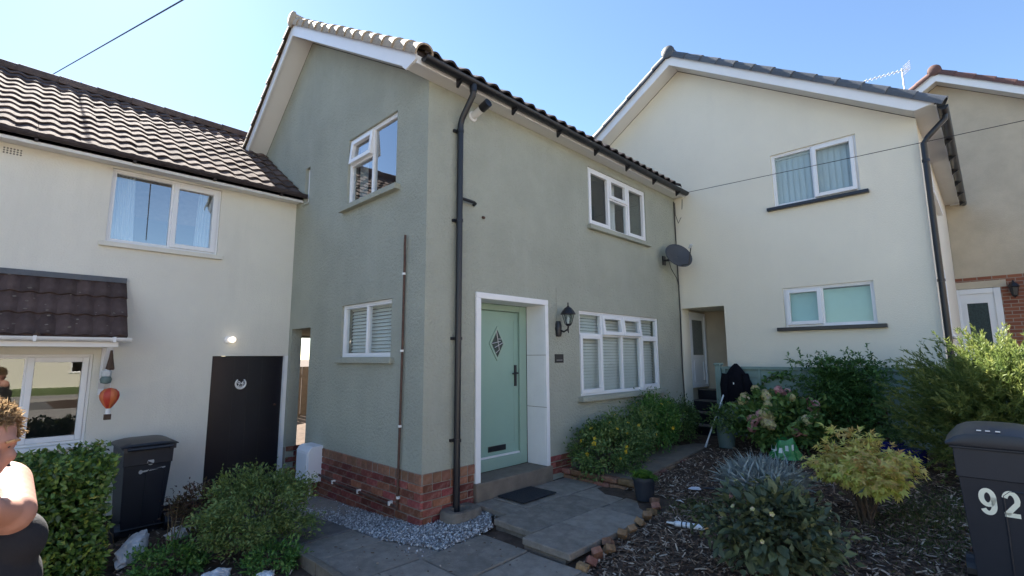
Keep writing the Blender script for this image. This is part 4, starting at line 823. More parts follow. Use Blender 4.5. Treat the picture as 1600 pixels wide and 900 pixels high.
np_mesh('foliage', V, F, T, LM['hedge'], hg)
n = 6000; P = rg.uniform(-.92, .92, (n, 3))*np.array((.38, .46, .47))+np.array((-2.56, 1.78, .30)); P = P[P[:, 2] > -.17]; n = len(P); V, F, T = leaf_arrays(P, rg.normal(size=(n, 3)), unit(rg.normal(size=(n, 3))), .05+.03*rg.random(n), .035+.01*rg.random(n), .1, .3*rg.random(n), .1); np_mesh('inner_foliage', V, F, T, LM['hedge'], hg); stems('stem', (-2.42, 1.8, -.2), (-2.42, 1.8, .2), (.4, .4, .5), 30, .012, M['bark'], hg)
def shrub(name, label, cat, c, rad, n, leaf, width, lm, seed, **k):
    gl = gz(c[0], c[1]); t = thing(name, label, cat, (c[0], c[1], gl)); bush('foliage', c, rad, n, leaf, width, LM[lm], t, seed, **k)
    stems('stem', (c[0], c[1], gl), c, rad, 16, .009, M['bark'], t, seed); return t
shrub('rounded_shrub', 'rounded dark olive shrub beside the paved path', 'shrub', (-1.20, .80, .25), (.43, .42, .33), 11000, .034, .42, 'sage', 21, clumps=150, cr=.11, flat=-.75)
shrub('bronze_shrub', 'small bronze-leaved shrub behind the rounded olive shrub', 'shrub', (-1.42, 1.75, .12), (.26, .22, .20), 1500, .04, .4, 'redsh', 22, clumps=50)
shrub('low_plant', 'low bright green leafy plant between white rocks', 'plant', (-1.80, .98, -.06), (.24, .22, .15), 1800, .035, .5, 'bright', 23, clumps=40)
shrub('low_plant', 'low green plant at the foot of the edging kerb', 'plant', (-1.22, .30, -.01), (.20, .26, .14), 1400, .035, .4, 'bright', 24, clumps=30)
def rock(x, y, z, s, rot, label, seed):
    mb = MB(); nr, ns = 15, 24; rg = random.Random(seed)
    for i in range(nr):
        t = math.pi*i/(nr-1)
        for k in range(ns):
            a = 2*math.pi*k/ns; p = Vector((math.sin(t)*math.cos(a), math.sin(t)*math.sin(a), math.cos(t))); p *= 1+.35*noise.noise(p*1.7+Vector((seed, 0, 0)))+.16*noise.noise(p*4.5+Vector((0, seed, 0)))+.09*noise.noise(p*11+Vector((seed, seed, 0))); mb.v.append(p)
    mb.f = [(i*ns+k, i*ns+(k+1) % ns, (i+1)*ns+(k+1) % ns, (i+1)*ns+k) for i in range(nr-1) for k in range(ns)]
    xf(mb, TR((x, y, z), rot, s)); mb.build('garden_rock', M['rock'], None, label=label, cat='rock', group='white rocks in the left bed')
rock(-1.93, 1.72, -.10, (.10, .27, .09), (.1, 0, -.5), 'long white rock lying beside the hedge', 3)
rock(-1.50, 1.95, -.12, (.14, .08, .06), (0, .1, .4), 'small white rock in front of the bin', 4)
rock(-1.62, .42, -.08, (.15, .08, .06), (0, 0, .6), 'white rock at the bottom edge beside the low plant', 5)
rock(-1.36, .12, -.07, (.10, .07, .05), (0, 0, .2), 'white rock nearest the edging kerb', 6)
stl = thing('dry_stalks', 'pale dry plant stalks standing in the left bed', 'stalks', (-1.75, 1.6, -.15)); rg2 = random.Random(5)
for i in range(13):
    x, y = rg2.choice(((-2.02, 2.2), (-1.62, 1.75), (-1.70, 1.5), (-1.45, 1.2))); x += rg2.uniform(-.07, .07); y += rg2.uniform(-.1, .1); h = rg2.uniform(.18, .42); b = Vector((x, y, gz(x, y)-.01)); t_ = b+Vector((rg2.uniform(-.1, .1), rg2.uniform(-.1, .1), h))
    MB().tube([b, (b+t_)/2+Vector((.01, 0, .02)), t_], [.005, .004, .002], 5).build('stalk', LM['straw'], stl)
# ------------------------------------------------------------------ wheelie bins
def wheelie(name, label, Mx, wd, dp, ht, back=False):
    t = tag(link(bpy.data.objects.new(name, None), None, Mx), label, 'wheelie bin', 'wheelie bins'); h = ht*.9
    def B(nm, mb, m_, par, **k): return xf(mb, Mx).build(nm, m_, par, **k)
    body = MB(); b0 = .80; L_ = []
    for z, s_ in ((.03, b0), (h*.80, .965), (h*.80, 1.0), (h*.985, 1.02), (h*.985, 1.09), (h, 1.09)):
        for sx, sy in ((-1, -1), (1, -1), (1, 1), (-1, 1)): body.v.append(Vector((sx*wd/2*s_, sy*dp/2*(s_ if z > .1 else .74)+(.0 if z > .1 else .03), z)))
    body.f = [(j*4+k, j*4+(k+1) % 4, (j+1)*4+(k+1) % 4, (j+1)*4+k) for j in range(5) for k in range(4)]+[(0, 1, 2, 3), (20, 21, 22, 23)]
    bo = B('body', body, M['binblue'], t, bevel=.014)
    fy = lambda z: (-dp/2*.74+.03)+(-dp/2*.965+dp/2*.74-.03)*min(max((z-.03)/(h*.8-.03), 0), 1)-(.006 if z > h*.8 else 0)
    pn = MB()
    for (za, zb, ua, ub) in ((h*.10, h*.74, -.02*wd, .36*wd),):
        pts = [(ua, za), (ub, za), (ub, zb-.03), (ub-.03, zb), (ua+.03, zb), (ua, zb-.03)]
        pn.tube([(u, fy(z)-.001, z) for u, z in pts]+[(pts[0][0], fy(za)-.001, za)], .006, 6)
    B('rib', pn, M['binblue'], bo)
    lid = MB(); rows = [(-1.10, .0), (-1.13, .03), (-1.08, .062), (-.7, .085), (0, .105), (.7, .10), (1.08, .07), (1.12, .0)]; ns = 11
    for y, z in rows:
        for k in range(ns): u = -1+2*k/(ns-1); lid.v.append(Vector((u*wd/2*1.17, y*dp/2*1.03, h+.004+z*(1-.75*abs(u)**5)*ht*(.55 if back else 1)+(.014*ht*(1-u*u) if z > .05 and not back else 0))))
    lid.f = [(i*ns+k, i*ns+k+1, (i+1)*ns+k+1, (i+1)*ns+k) for i in range(len(rows)-1) for k in range(ns-1)]+[tuple(i*ns for i in range(len(rows))), tuple(i*ns+ns-1 for i in range(len(rows)-1, -1, -1)), tuple(list(range(ns))+[(len(rows)-1)*ns+k for k in range(ns-1, -1, -1)])]
    lo = B('lid', lid, M['binlid'], t, smooth=True)
    s_ = -1 if back else 1
    hb_ = MB().tube([(-wd*.46, s_*dp*.60, h*.985), (wd*.46, s_*dp*.60, h*.985)], .017, 8); B('handle', hb_, M['binlid'], t, smooth=True)
    for k in (-1, 1):
        B('handle_bracket', MB().box(k*wd*.46-.03, k*wd*.46+.03, min(s_*dp*.48, s_*dp*.60), max(s_*dp*.48, s_*dp*.60)+.012, h*.955, h*1.01), M['binlid'], t)
        B('wheel', MB().lathe([(.04, -.025), (.10, -.025), (.10, .025), (.04, .025)], (k*wd*.50, s_*dp*.36, .10), 18, (1, 0, 0)), M['black'], t)
    B('axle', MB().tube([(-wd*.48, s_*dp*.36, .10), (wd*.48, s_*dp*.36, .10)], .012, 8), M['black'], t)
    return t, bo, lo, fy, h
Bx = TR((1.63, -4.01, g(1.63, -4.01)-.055), (0, 0, -math.pi/2)); rb, rbo, rlo, fy, bh_ = wheelie('wheelie_bin', 'dark grey wheelie bin with large pale numerals 92 at the right edge', Bx, .42, .46, 1.06)
def BF(Mx, fy): return lambda u, v, w_=0: Mx @ Vector((u, fy(v)-w_, v))
BFr = BF(Bx, fy)
def ribbon(paths, F, u0, v0, sx, sz, wd, w_, mt, parent):
    mb = MB()
    for P_2 in paths:
        n = len(P_2); L2, R2 = [], []
        for i, p in enumerate(P_2):
            a_, b_ = Vector(P_2[max(i-1, 0)]), Vector(P_2[min(i+1, n-1)]); a_ = Vector((a_.x*sx, a_.y*sz)); b_ = Vector((b_.x*sx, b_.y*sz)); t_ = (b_-a_).normalized(); q = Vector((-t_.y, t_.x))*wd/2
            L2.append((u0+p[0]*sx+q.x, v0+p[1]*sz+q.y)); R2.append((u0+p[0]*sx-q.x, v0+p[1]*sz-q.y))
        mb.add([F(u, v, w_) for u, v in L2+R2], [(i, i+1, n+i+1, n+i) for i in range(n-1)])
    return mb.build('numeral', mt, parent)
def arc(cx, cy, rx, ry, a0, a1, n=14): return [(cx+rx*math.cos(R(a0+(a1-a0)*k/n)), cy+ry*math.sin(R(a0+(a1-a0)*k/n))) for k in range(n+1)]
nine = arc(.5, .68, .40, .30, 0, 360, 24); tail = [(.90, .70), (.90, .45)]+arc(.5, .36, .40, .32, 0, -150, 12)
ribbon([nine, tail], BFr, -.115, .555, .068, .145, .026, .006, M['digit'], rbo)
two = arc(.5, .68, .40, .30, 165, 0, 12)+[(.86, .55), (.12, .08)]; ribbon([two, [(.0, .075), (1.0, .075)]], BFr, -.012, .555, .068, .145, .026, .006, M['digit'], rbo)
lb = MB(); lb.add([BFr(u, v, .004) for u, v in ((-.165, .865), (-.085, .865), (-.085, .895), (-.165, .895))], [(0, 1, 2, 3)]); lb.build('sticker', M['label'], rbo)
sl2 = MB()
for k in (-.09, -.055, -.01): sl2.box(k, k+.022, -.262, -.258, bh_+.088, bh_+.097)
rp_ = MB().box(-.12, .11, -.256, -.246, bh_+.045, bh_+.068); xf(rp_, Bx).build('grip_recess', M['black'], rlo, bevel=.004); 
for k in (-.09, -.05, -.005): xf(MB().box(k, k+.022, -.225, -.215, bh_+.098, bh_+.104), Bx).build('print_mark', M['white'], rlo)
Bl = TR((-1.72, 2.84, g(-1.72, 2.84)-.03), (0, 0, .05)); lbn, lbo, llo, fy2, lh_ = wheelie('wheelie_bin', 'dark blue grey wheelie bin with white crest against the cream wall', Bl, .44, .50, 1.05, True)
LBF = BF(Bl, fy2)
em_ = MB(); cc = (.02, .78)
for i in range(14): pass
em_.add([LBF(cc[0]+.030*math.cos(a), cc[1]+.036*math.sin(a), .004) for a in [k*math.pi/8 for k in range(16)]], [tuple(range(16))]); em_.build('crest', M['label'], lbo)
e2 = MB(); e2.add([LBF(u, v, .004) for u, v in ((-.055, .675), (.16, .70), (.16, .712), (-.055, .692))], [(0, 1, 2, 3)]); e2.add([LBF(-.06+.018*math.cos(a), .683+.022*math.sin(a), .0045) for a in [k*math.pi/5 for k in range(10)]], [tuple(range(10))]); e2.build('printed_line', M['label'], lbo)
# ------------------------------------------------------------------ planting below the front window
def flowers(parent, c, rad, n, size, lm, seed, name='flower', heads=0):
    rg = random.Random(seed); fm = MB(); T = []
    if heads:
        for i in range(heads):
            d = Vector((rg.gauss(0, 1), rg.gauss(0, 1), rg.gauss(0, 1))).normalized(); 
            for k in range(3):
                s_ = .22*size; p = d*size*.5; x = d.orthogonal().normalized(); y = d.cross(x)
            fm.add([p+x*s_, p+y*s_, p-x*s_, p-y*s_+d*s_*.4], [(0, 1, 2, 3)])
    else:
        for k in range(5): a = k*2*math.pi/5; x = Vector((math.cos(a), math.sin(a), .25)); y = Vector((-math.sin(a), math.cos(a), 0)); fm.add([(0, 0, 0), x*size*.4+y*size*.25, x*size*.55, x*size*.4-y*size*.25], [(0, 1, 2, 3)])
    me = fm.mesh(name, lm); at = me.attributes.new('tint', 'FLOAT', 'FACE'); at.data.foreach_set('value', np.random.rand(len(me.polygons)))
    for i in range(n):
        while True:
            d = Vector((rg.gauss(0, 1), rg.gauss(0, 1), rg.gauss(0, 1))).normalized()
            if d.z > -.25 and (d.y < .35 or d.z > .5): break
        p = Vector(c)+Vector((d.x*rad[0], d.y*rad[1], d.z*rad[2]))*rg.uniform(.95, 1.12); k = rg.uniform(.7, 1.25)
        mt = d.to_track_quat('Z', 'Y').to_matrix().to_4x4() @ Matrix.Rotation(rg.uniform(0, 6), 4, 'Z') @ Matrix.Diagonal((k, k, k, 1)); mt.translation = p; piece(name, me, mt, parent)
for i, (c, rad, n, lm, lb_, fl_) in enumerate((((2.47, -.46, .46), (.43, .38, .30), 6200, 'pot', 'yellow-flowered green shrub nearest the white door surround', 16), ((3.14, -.38, .54), (.48, .34, .34), 6200, 'pot', 'bushy green shrub with few yellow flowers below the front window', 12), ((3.90, -.34, .62), (.50, .33, .36), 6000, 'bright', 'lighter green bushy shrub below the right end of the front window', 5), ((4.70, -.30, .58), (.40, .28, .31), 4000, 'dark', 'small dark green shrub next to the porch steps', 0))):
    t = thing('flowering_shrub', lb_, 'shrub', (c[0], c[1], .22)); bush('foliage', c, rad, n, .042, .45, LM[lm], t, 30+i, clumps=90, cr=.14, flat=-.85); stems('stem', (c[0], c[1], .2), c, rad, 14, .008, M['bark'], t, i)
    if fl_: flowers(t, c, rad, fl_, .045, LM['yell'], 60+i)
# moss pot
mp_ = thing('moss_pot', 'small dark pot of bright green moss on the patio corner', 'plant pot', (1.93, -1.27, .1)); MB().lathe([(.085, 0), (.115, .20), (.125, .20), (.125, .235), (.108, .235), (.10, .19)], (1.93, -1.27, g(1.93, -1.27)), 20).build('pot', M['darkpot'], mp_, smooth=True)
bush('moss', (1.93, -1.27, .34), (.125, .125, .06), 3200, .022, .25, LM['moss'], mp_, 41, clumps=90, cr=.1, flat=-.2, hollow=.3, up=.8)
# blue fescue in a blue pot
fx, fy_ = 2.22, -2.36; fz = g(fx, fy_); fs = thing('blue_fescue', 'mound of blue grey grass in a blue pot behind the dark-leaved plant', 'grass plant', (fx, fy_, fz))
MB().lathe([(.13, 0), (.17, .22), (.18, .22), (.18, .25), (.16, .25)], (fx, fy_, fz), 24).build('pot', M['bluepot'], fs, smooth=True)
rg = np.random.default_rng(8); n = 9000; d = unit(rg.normal(size=(n, 3))*np.array((1, 1, .8))+np.array((0, 0, .55))); d[:, 2] = np.abs(d[:, 2])*.9+.02; P = np.array((fx, fy_, fz+.27))+rg.normal(size=(n, 3))*np.array((.10, .10, .03))
V, F, T = leaf_arrays(P, d, unit(np.array((0, 0, 1.))+.3*rg.normal(size=(n, 3))), .14+.10*rg.random(n), np.full(n, .0028), .1, np.clip(.2+.6*rg.random(n), 0, 1), .18); np_mesh('blades', V, F, T, LM['fesc'], fs)
# front dusky hydrangea: its broad leaves one by one
hx, hy = 1.00, -2.79; hz = g(hx, hy); hf = thing('dusky_shrub', 'dark dusky broad-leaved shrub in the bark mulch at the front', 'shrub', (hx, hy, hz))
def bigleaf(L_, wd, seed):
    rg = random.Random(seed); mb = MB(); ns = 6; rows = [(0, .0), (.12, .55), (.35, 1.0), (.6, .92), (.82, .55), (1.0, .03)]
    for i, (t, w_) in enumerate(rows):
        for s_ in (-1, -.5, 0, .5, 1): mb.v.append(Vector((s_*wd/2*w_, t*L_, (abs(s_)*.16*wd*w_)-.18*L_*t*t+rg.uniform(-.02, .02)*L_*abs(s_))))
    mb.f = [(i*5+k, i*5+k+1, (i+1)*5+k+1, (i+1)*5+k) for i in range(5) for k in range(4)]
    me = mb.mesh('leaf', LM['hydf'], True); at = me.attributes.new('tint', 'FLOAT', 'FACE'); at.data.foreach_set('value', np.full(20, rg.uniform(.0, 1.))); return me
lms = [bigleaf(.08+.012*k, .05+.009*k, k) for k in range(4)]+[bigleaf(.09, .06, 9)]; rg2 = random.Random(4)
for i in range(300):
    while True:
        d = Vector((rg2.gauss(0, 1), rg2.gauss(0, 1), rg2.gauss(0, 1))).normalized()
        if d.z > -.55: break
    rr = rg2.uniform(.72, 1.0)*(1+.12*noise.noise(d*2.5)); p = Vector((hx, hy, hz+.31))+Vector((d.x*.40, d.y*.40, d.z*.31))*rr
    o_ = (d+Vector((rg2.gauss(0, .35), rg2.gauss(0, .35), -.15+rg2.gauss(0, .3)))).normalized(); nn_ = (d*.5+Vector((0, 0, 1))).normalized(); x = o_.cross(nn_).normalized(); z = x.cross(o_); k = rg2.uniform(.6, 1.1)
    mt = Matrix((x*k, o_*k, z*k)).transposed().to_4x4(); mt.translation = p; piece('leaf', rg2.choice(lms), mt, hf)
bush('inner_foliage', (hx, hy, hz+.29), (.37, .37, .28), 2600, .06, .55, LM['hydf'], hf, 43, clumps=60, cr=.2, hollow=.2, flat=-.9); stems('stem', (hx, hy, hz), (hx, hy, hz+.24), (.28, .28, .24), 18, .008, M['bark'], hf, 9)
flowers(hf, (hx, hy, hz+.31), (.42, .42, .33), 14, .03, LM['cpet'], 71); flowers(hf, (hx-.05, hy+.2, hz+.50), (.06, .06, .04), 3, .05, LM['pink'], 72, 'flower_head', 24)
# yellow maple
def maple_leaves(P, D, Nn, L, t):
    Vs, Fs, Ts = [], [], []; off = 0; D = unit(D); Sd = unit(np.cross(D, Nn))
    for a, k in ((0, 1.), (.75, .85), (-.75, .85), (1.5, .6), (-1.5, .6)):
        d = D*math.cos(a)+Sd*math.sin(a); V, F, T = leaf_arrays(P, d, Nn, L*k, L*k*.34, .08, t, .15); Vs.append(V); Fs.append(F+off); Ts.append(T); off += len(V)
    return np.concatenate(Vs), np.concatenate(Fs), np.concatenate(Ts)
mx_, my_ = 2.40, -3.12; mz = g(mx_, my_); mpl = thing('yellow_maple', 'low spreading yellow-green maple with star-shaped leaves', 'maple', (mx_, my_, mz))
P, O, idx, rg, k = blob_points(2100, (mx_, my_, mz+.40), (.33, .35, .28), 90, .11, 51, -.45, .5, .2); n = len(P)
V, F, T = maple_leaves(P, O*.8+rg.normal(size=(n, 3))*.5+np.array((0, 0, -.25)), unit(O*.5+np.array((0, 0, 1))+rg.normal(size=(n, 3))*.3), .042+.03*rg.random(n), np.clip(.25+.5*rg.random(n)+.30*(P[:, 2]-mz-.45)+.25*rg.random(k)[idx], 0, 1)); np_mesh('crown', V, F, T, LM['maple'], mpl); stems('trunk', (mx_, my_, mz), (mx_, my_, mz+.35), (.34, .36, .26), 20, .010, M['bark'], mpl, 12)
# pink hydrangea
px, py = 4.72, -1.80; pz_ = g(px, py); ph = thing('pink_hydrangea', 'hydrangea bush with fading pink and cream flower heads by the fence', 'hydrangea', (px, py, pz_))
bush('foliage', (px-.02, py-.05, pz_+.36), (.46, .50, .36), 2600, .085, .6, LM['hyd'], ph, 61, clumps=90, cr=.13, flat=-.7, hollow=.6); stems('stem', (px, py, pz_), (px, py, pz_+.35), (.4, .45, .35), 16, .008, M['bark'], ph, 2)
flowers(ph, (px, py, pz_+.40), (.48, .55, .40), 15, .12, LM['pink'], 81, 'flower_head', 50); flowers(ph, (px, py, pz_+.42), (.48, .55, .40), 34, .11, LM['cpet'], 82, 'flower_head', 50)
# grey pot with a trailing plant
gx, gy = 4.68, -1.08; gq = g(gx, gy); gpt = thing('potted_plant', 'grey green round pot with a loose leafy plant beside the steps', 'potted plant', (gx, gy, gq)); MB().lathe([(.11, 0), (.135, .27), (.145, .27), (.145, .31), (.125, .31)], (gx, gy, gq), 22).build('pot', M['greypot'], gpt, smooth=True)
bush('foliage', (gx-.05, gy+.02, gq+.40), (.20, .20, .17), 1000, .045, .45, LM['pot'], gpt, 62, clumps=40, cr=.22, flat=-.8)
# blue pots by the fence
for i, (x, y, s_, lb_) in enumerate(((4.62, -3.05, 1., 'blue glazed pot with a low plant under the fence'), (4.30, -3.28, 1.1, 'blue glazed pot standing nearest the conifer'))):
    z = g(x, y); t = thing('blue_pot', lb_, 'plant pot', (x, y, z), 'blue pots by the fence'); MB().lathe([(.10*s_, 0), (.125*s_, .19), (.135*s_, .19), (.135*s_, .22), (.115*s_, .22)], (x, y, z), 20).build('pot', M['bluepot'], t, smooth=True); bush('foliage', (x, y, z+.29), (.14, .14, .09), 500, .04, .4, LM['dark'], t, 63+i, clumps=24, cr=.2)
# fence shrub with feathery sprays, wooden trellis at its foot
fsx, fsy = 5.02, -2.58; fq = g(fsx, fsy); fsb = thing('fence_shrub', 'feathery dark green shrub growing up against the painted fence', 'shrub', (fsx, fsy, fq)); rg = np.random.default_rng(90); Ps, Ds, Ns, Ls, Ts_ = [], [], [], [], []
for i in range(620):
    a0 = np.array((fsx+rg.normal(0, .08), fsy+rg.normal(0, .23), fq+.15+1.02*rg.beta(1.6, 1.3))); d = unit(np.array([[rg.normal(-.25, .5), rg.normal(0, 1.1), rg.normal(.25, .3)]]))[0]; ln = rg.uniform(.18, .42); m_ = 26; s_ = rg.random(m_); tt = np.clip(rg.random()*.7, 0, 1)
    pp = a0+d*(s_*ln)[:, None]+np.array((0, 0, -.20))*(s_**2*ln)[:, None]; Ps.append(pp); Ds.append(d+rg.normal(size=(m_, 3))*.75); Ns.append(np.tile((0, 0, 1.), (m_, 1))+rg.normal(size=(m_, 3))*.4); Ls.append(.028+.032*rg.random(m_)); Ts_.append(np.clip(tt+.3*rg.random(m_), 0, 1))
P = np.concatenate(Ps); ok = (P[:, 0] < 5.25) | (P[:, 2] > 1.5); V, F, T = leaf_arrays(P[ok], np.concatenate(Ds)[ok], unit(np.concatenate(Ns))[ok], np.concatenate(Ls)[ok], np.concatenate(Ls)[ok]*.42, .15, np.concatenate(Ts_)[ok], .1); np_mesh('crown', V, F, T, LM['acer'], fsb); stems('trunk', (fsx+.08, fsy, fq), (fsx, fsy, fq+.6), (.15, .35, .5), 16, .016, M['bark'], fsb, 5)
tl = thing('trellis_panel', 'brown wooden trellis panel leaning on the fence under the shrub', 'trellis', (5.22, -2.4, .4))
for i in range(5): y = -2.44-i*.125; MB().box(5.205, 5.222, y-.03, y+.03, .33, .98).build('slat', M['wood'], tl)
for z in (.42, .68, .92): MB().box(5.19, 5.204, -3.0, -2.38, z, z+.045).build('rail', M['wood'], tl)
# ivy strand
iv = thing('ivy_strand', 'thin ivy strand creeping along the fence beside the black jacket', 'ivy', (5.26, -1.6, .9)); ip = [Vector((5.255, -1.38, .85)), Vector((5.25, -1.42, 1.12)), Vector((5.25, -1.55, 1.27)), Vector((5.25, -1.75, 1.32)), Vector((5.25, -1.95, 1.22))]; MB().tube(ip, .005, 5).build('stem', M['bark'], iv)
rg = np.random.default_rng(3); n = 110; sl_ = rg.random(n)*3.99; i0 = sl_.astype(int); fr2 = (sl_-i0)[:, None]; ipn = np.array([tuple(v) for v in ip]); P = ipn[i0]*(1-fr2)+ipn[i0+1]*fr2+rg.normal(size=(n, 3))*np.array((.015, .03, .03)); V, F, T = leaf_arrays(P, rg.normal(size=(n, 3))+np.array((-.4, 0, -.3)), unit(np.array((-1., 0, .4))+rg.normal(size=(n, 3))*.4), .04+.03*rg.random(n), .04+.01*rg.random(n), .1, rg.random(n), .1); np_mesh('foliage', V, F, T, LM['acer'], iv)
# conifer: sprays of needles
jx, jy = 4.05, -4.05; jz = g(jx, jy); jn = thing('juniper', 'large feathery yellow-green conifer behind the numbered bin', 'conifer', (jx, jy, jz)); rg = np.random.default_rng(91); Ps, Ds, Ns, Ls, Ts_ = [], [], [], [], []
for i in range(2600):
    d = unit(rg.normal(size=(1, 3)))[0]; d[2] = d[2]*.8; e = rg.uniform(.25, 1.02); a0 = np.array((jx, jy, jz+.66))+d*np.array((.80, .74, .80))*e*(1+.10*math.sin(5*d[0]+3*d[1]))
    dd_ = unit((d*np.array((1, 1, .6))+np.array((0, 0, .55))+rg.normal(size=3)*.35)[None])[0]; ln = rg.uniform(.12, .30); m_ = 34; s_ = rg.random(m_); tt = rg.random()*.6
    Ps.append(a0+dd_*(s_*ln)[:, None]); Ds.append(dd_+rg.normal(size=(m_, 3))*.45); Ns.append(rg.normal(size=(m_, 3))); Ls.append(.03+.035*rg.random(m_)); Ts_.append(np.clip(tt+.4*s_, 0, 1))
P = np.concatenate(Ps); D_ = np.concatenate(Ds); L_ = np.concatenate(Ls); V, F, T = leaf_arrays(P, D_, unit(np.concatenate(Ns)), L_, L_*.22, .1, np.concatenate(Ts_), .05); V[:, 2] = np.maximum(V[:, 2], jz); np_mesh('crown', V, F, T, LM['jun'], jn); stems('trunk', (jx, jy, jz), (jx, jy, jz+.6), (.7, .65, .6), 26, .018, M['bark'], jn, 8)
# ground cover patches
def tuft(name, x, y, rx, ry, n, hgt, lm, label, seed):
    rg = np.random.default_rng(seed); P = np.stack([x+rg.normal(0, rx/2, n), y+rg.normal(0, ry/2, n), np.zeros(n)], 1); P[:, 2] = [gz(a, b) for a, b in P[:, :2]]
    V, F, T = leaf_arrays(P, unit(rg.normal(size=(n, 3))*.6+np.array((0, 0, .8))), unit(rg.normal(size=(n, 3))), hgt*(.5+rg.random(n)), np.full(n, .006), .1, rg.random(n), .1); o = np_mesh(name, V, F, T, LM[lm], None); return tag(o, label, 'ground cover', kind='stuff')
tuft('ground_cover', 1.98, -1.80, .30, .22, 3000, .03, 'grass', 'low green creeping patch in the mulch near the sealant tube', 5)
tuft('ground_cover', 2.75, -3.55, .9, .45, 7000, .035, 'grass', 'low brownish green ground cover below the yellow maple', 6)
# ------------------------------------------------------------------ small things left in the garden
tb_ = thing('sealant_tube', 'white sealant cartridge lying on the bark mulch', 'sealant tube', (1.44, -1.98, .1)); ta_, tbb = Vector((1.43, -1.86, g(1.43, -1.86)+.03)), Vector((1.47, -2.12, g(1.47, -2.12)+.035)); td = (tbb-ta_).normalized()
MB().tube([ta_, tbb], .024, 16).build('barrel', M['tube'], tb_, smooth=True); MB().tube([ta_-td*.005, ta_-td*.02, ta_-td*.085], [.024, .012, .006], 12).build('nozzle', M['white'], tb_, smooth=True); MB().tube([tbb-td*.012, tbb+td*.006], .0255, 16).build('end_cap', M['ochre'], tb_)
for k in (.05, .09, .13): MB().tube([ta_+td*k, ta_+td*(k+.012)], .0246, 16).build('print_band', M['dish'], tb_)
tw = thing('hand_trowel', 'small pale metal trowel lying on the mulch', 'trowel', (2.45, -1.65, .16)); tz = g(2.45, -1.65)+.025
xf(MB().add([(-.09, 0, 0), (-.05, .035, .008), (.03, .04, .01), (.05, 0, .0), (.03, -.04, .01), (-.05, -.035, .008), (-.02, 0, -.008)], [(0, 1, 6), (1, 2, 6), (2, 3, 6), (3, 4, 6), (4, 5, 6), (5, 0, 6)]), TR((2.45, -1.60, tz), (.2, 0, -1.1))).build('blade', M['alu'], tw); xf(MB().tube([(.05, 0, 0), (.09, 0, .02), (.20, 0, .015)], [.006, .010, .012], 8), TR((2.45, -1.60, tz), (0, 0, -1.1))).build('handle', M['darkpot'], tw)
po = thing('white_pole', 'thin white pole leaning against the end of the fence', 'pole', (4.6, -.86, .26)); MB().tube([(4.58, -.80, g(4.58, -.8)), (5.20, -.98, 1.24)], .012, 8).build('shaft', M['white'], po); MB().tube([(4.575, -.799, g(4.58, -.8)-.01), (4.63, -.812, g(4.58, -.8)+.07)], .016, 8).build('foot', M['label'], po)
# black jacket draped over the fence
jk = thing('black_jacket', 'black jacket draped over the left end of the fence', 'jacket', (5.2, -1.08, 1.0)); jm = MB(); NR, NS = 11, 22
for i in range(NR):
    t = i/(NR-1); 
    for k in range(NS):
        a = 2*math.pi*k/NS; wd = (.02+.185*min(1, (t*2.1)**.8))*(1+.10*math.sin(a*4+t*5)*t); dp = .02+.10*min(1, (t*2.6)**.7)*(1+.18*math.sin(a*5+2)*t); z = 1.48-.56*t+.05*math.sin(a)*t-(.03*math.sin(3*a)+.03*math.sin(a*5+1))*t
        f_ = 1+.12*noise.noise((math.cos(a)*2, math.sin(a)*2, t*4)); jm.v.append(Vector((5.205+math.cos(a)*dp*f_-.02, -1.10+math.sin(a)*wd*f_-.03*t, z)))
jm.f = [(i*NS+k, i*NS+(k+1) % NS, (i+1)*NS+(k+1) % NS, (i+1)*NS+k) for i in range(NR-1) for k in range(NS)]+[tuple(range(NS)), tuple((NR-1)*NS+k for k in range(NS))]
jm.build('body', M['jacket'], jk, smooth=True)
MB().tube([(5.10, -.97, 1.32), (5.08, -.945, 1.15), (5.09, -.94, .98), (5.085, -.955, .80)], [.06, .065, .055, .045], 10).build('sleeve', M['jacket'], jk, smooth=True); MB().tube([(5.12, -1.25, 1.32), (5.10, -1.275, 1.18), (5.11, -1.27, 1.05)], [.055, .06, .05], 10).build('sleeve', M['jacket'], jk, smooth=True); MB().box(5.062, 5.068, -1.10, -1.085, 1.16, 1.19).build('label', M['white'], jk)
# compost bag
cb = thing('compost_bag', 'crumpled green and white plastic sack in front of the hydrangea', 'sack', (4.28, -1.98, .3)); bz = g(4.28, -1.98); bm2 = MB(); NR, NS = 9, 30
for i in range(NR):
    t = i/(NR-1)
    for k in range(NS):
        a = 2*math.pi*k/NS; r_ = 1+.16*noise.noise((math.cos(a)*3, math.sin(a)*3, t*3))+.08*math.sin(7*a); z = t*.20+(.07*math.sin(2*a+.6)+.03*math.sin(5*a))*t*t
        bm2.v.append(Vector((4.28+math.cos(a)*.12*r_*(1.15-.35*t), -1.98+math.sin(a)*.165*r_*(1.1-.2*t), bz+z)))
bm2.f = [(i*NS+k, i*NS+(k+1) % NS, (i+1)*NS+(k+1) % NS, (i+1)*NS+k) for i in range(NR-1) for k in range(NS)]; bo2 = bm2.build('sack', M['bagg'], cb, smooth=True)
for k0, k1, i0 in ((11, 13, 4), (14, 15, 3), (16, 17, 4), (18, 19, 4)):
    pm_ = MB(); c0 = Vector((4.28, -1.98, bz+.1))
    for k in range(k0, k1): q4 = [bm2.v[i_*NS+kk] for i_, kk in ((i0, k), (i0, k+1), (i0+2, k+1), (i0+2, k))]; pm_.add([c0+(v-c0)*1.02 for v in q4], [(0, 1, 2, 3)])
    pm_.build('print_patch', M['bagw'], bo2)
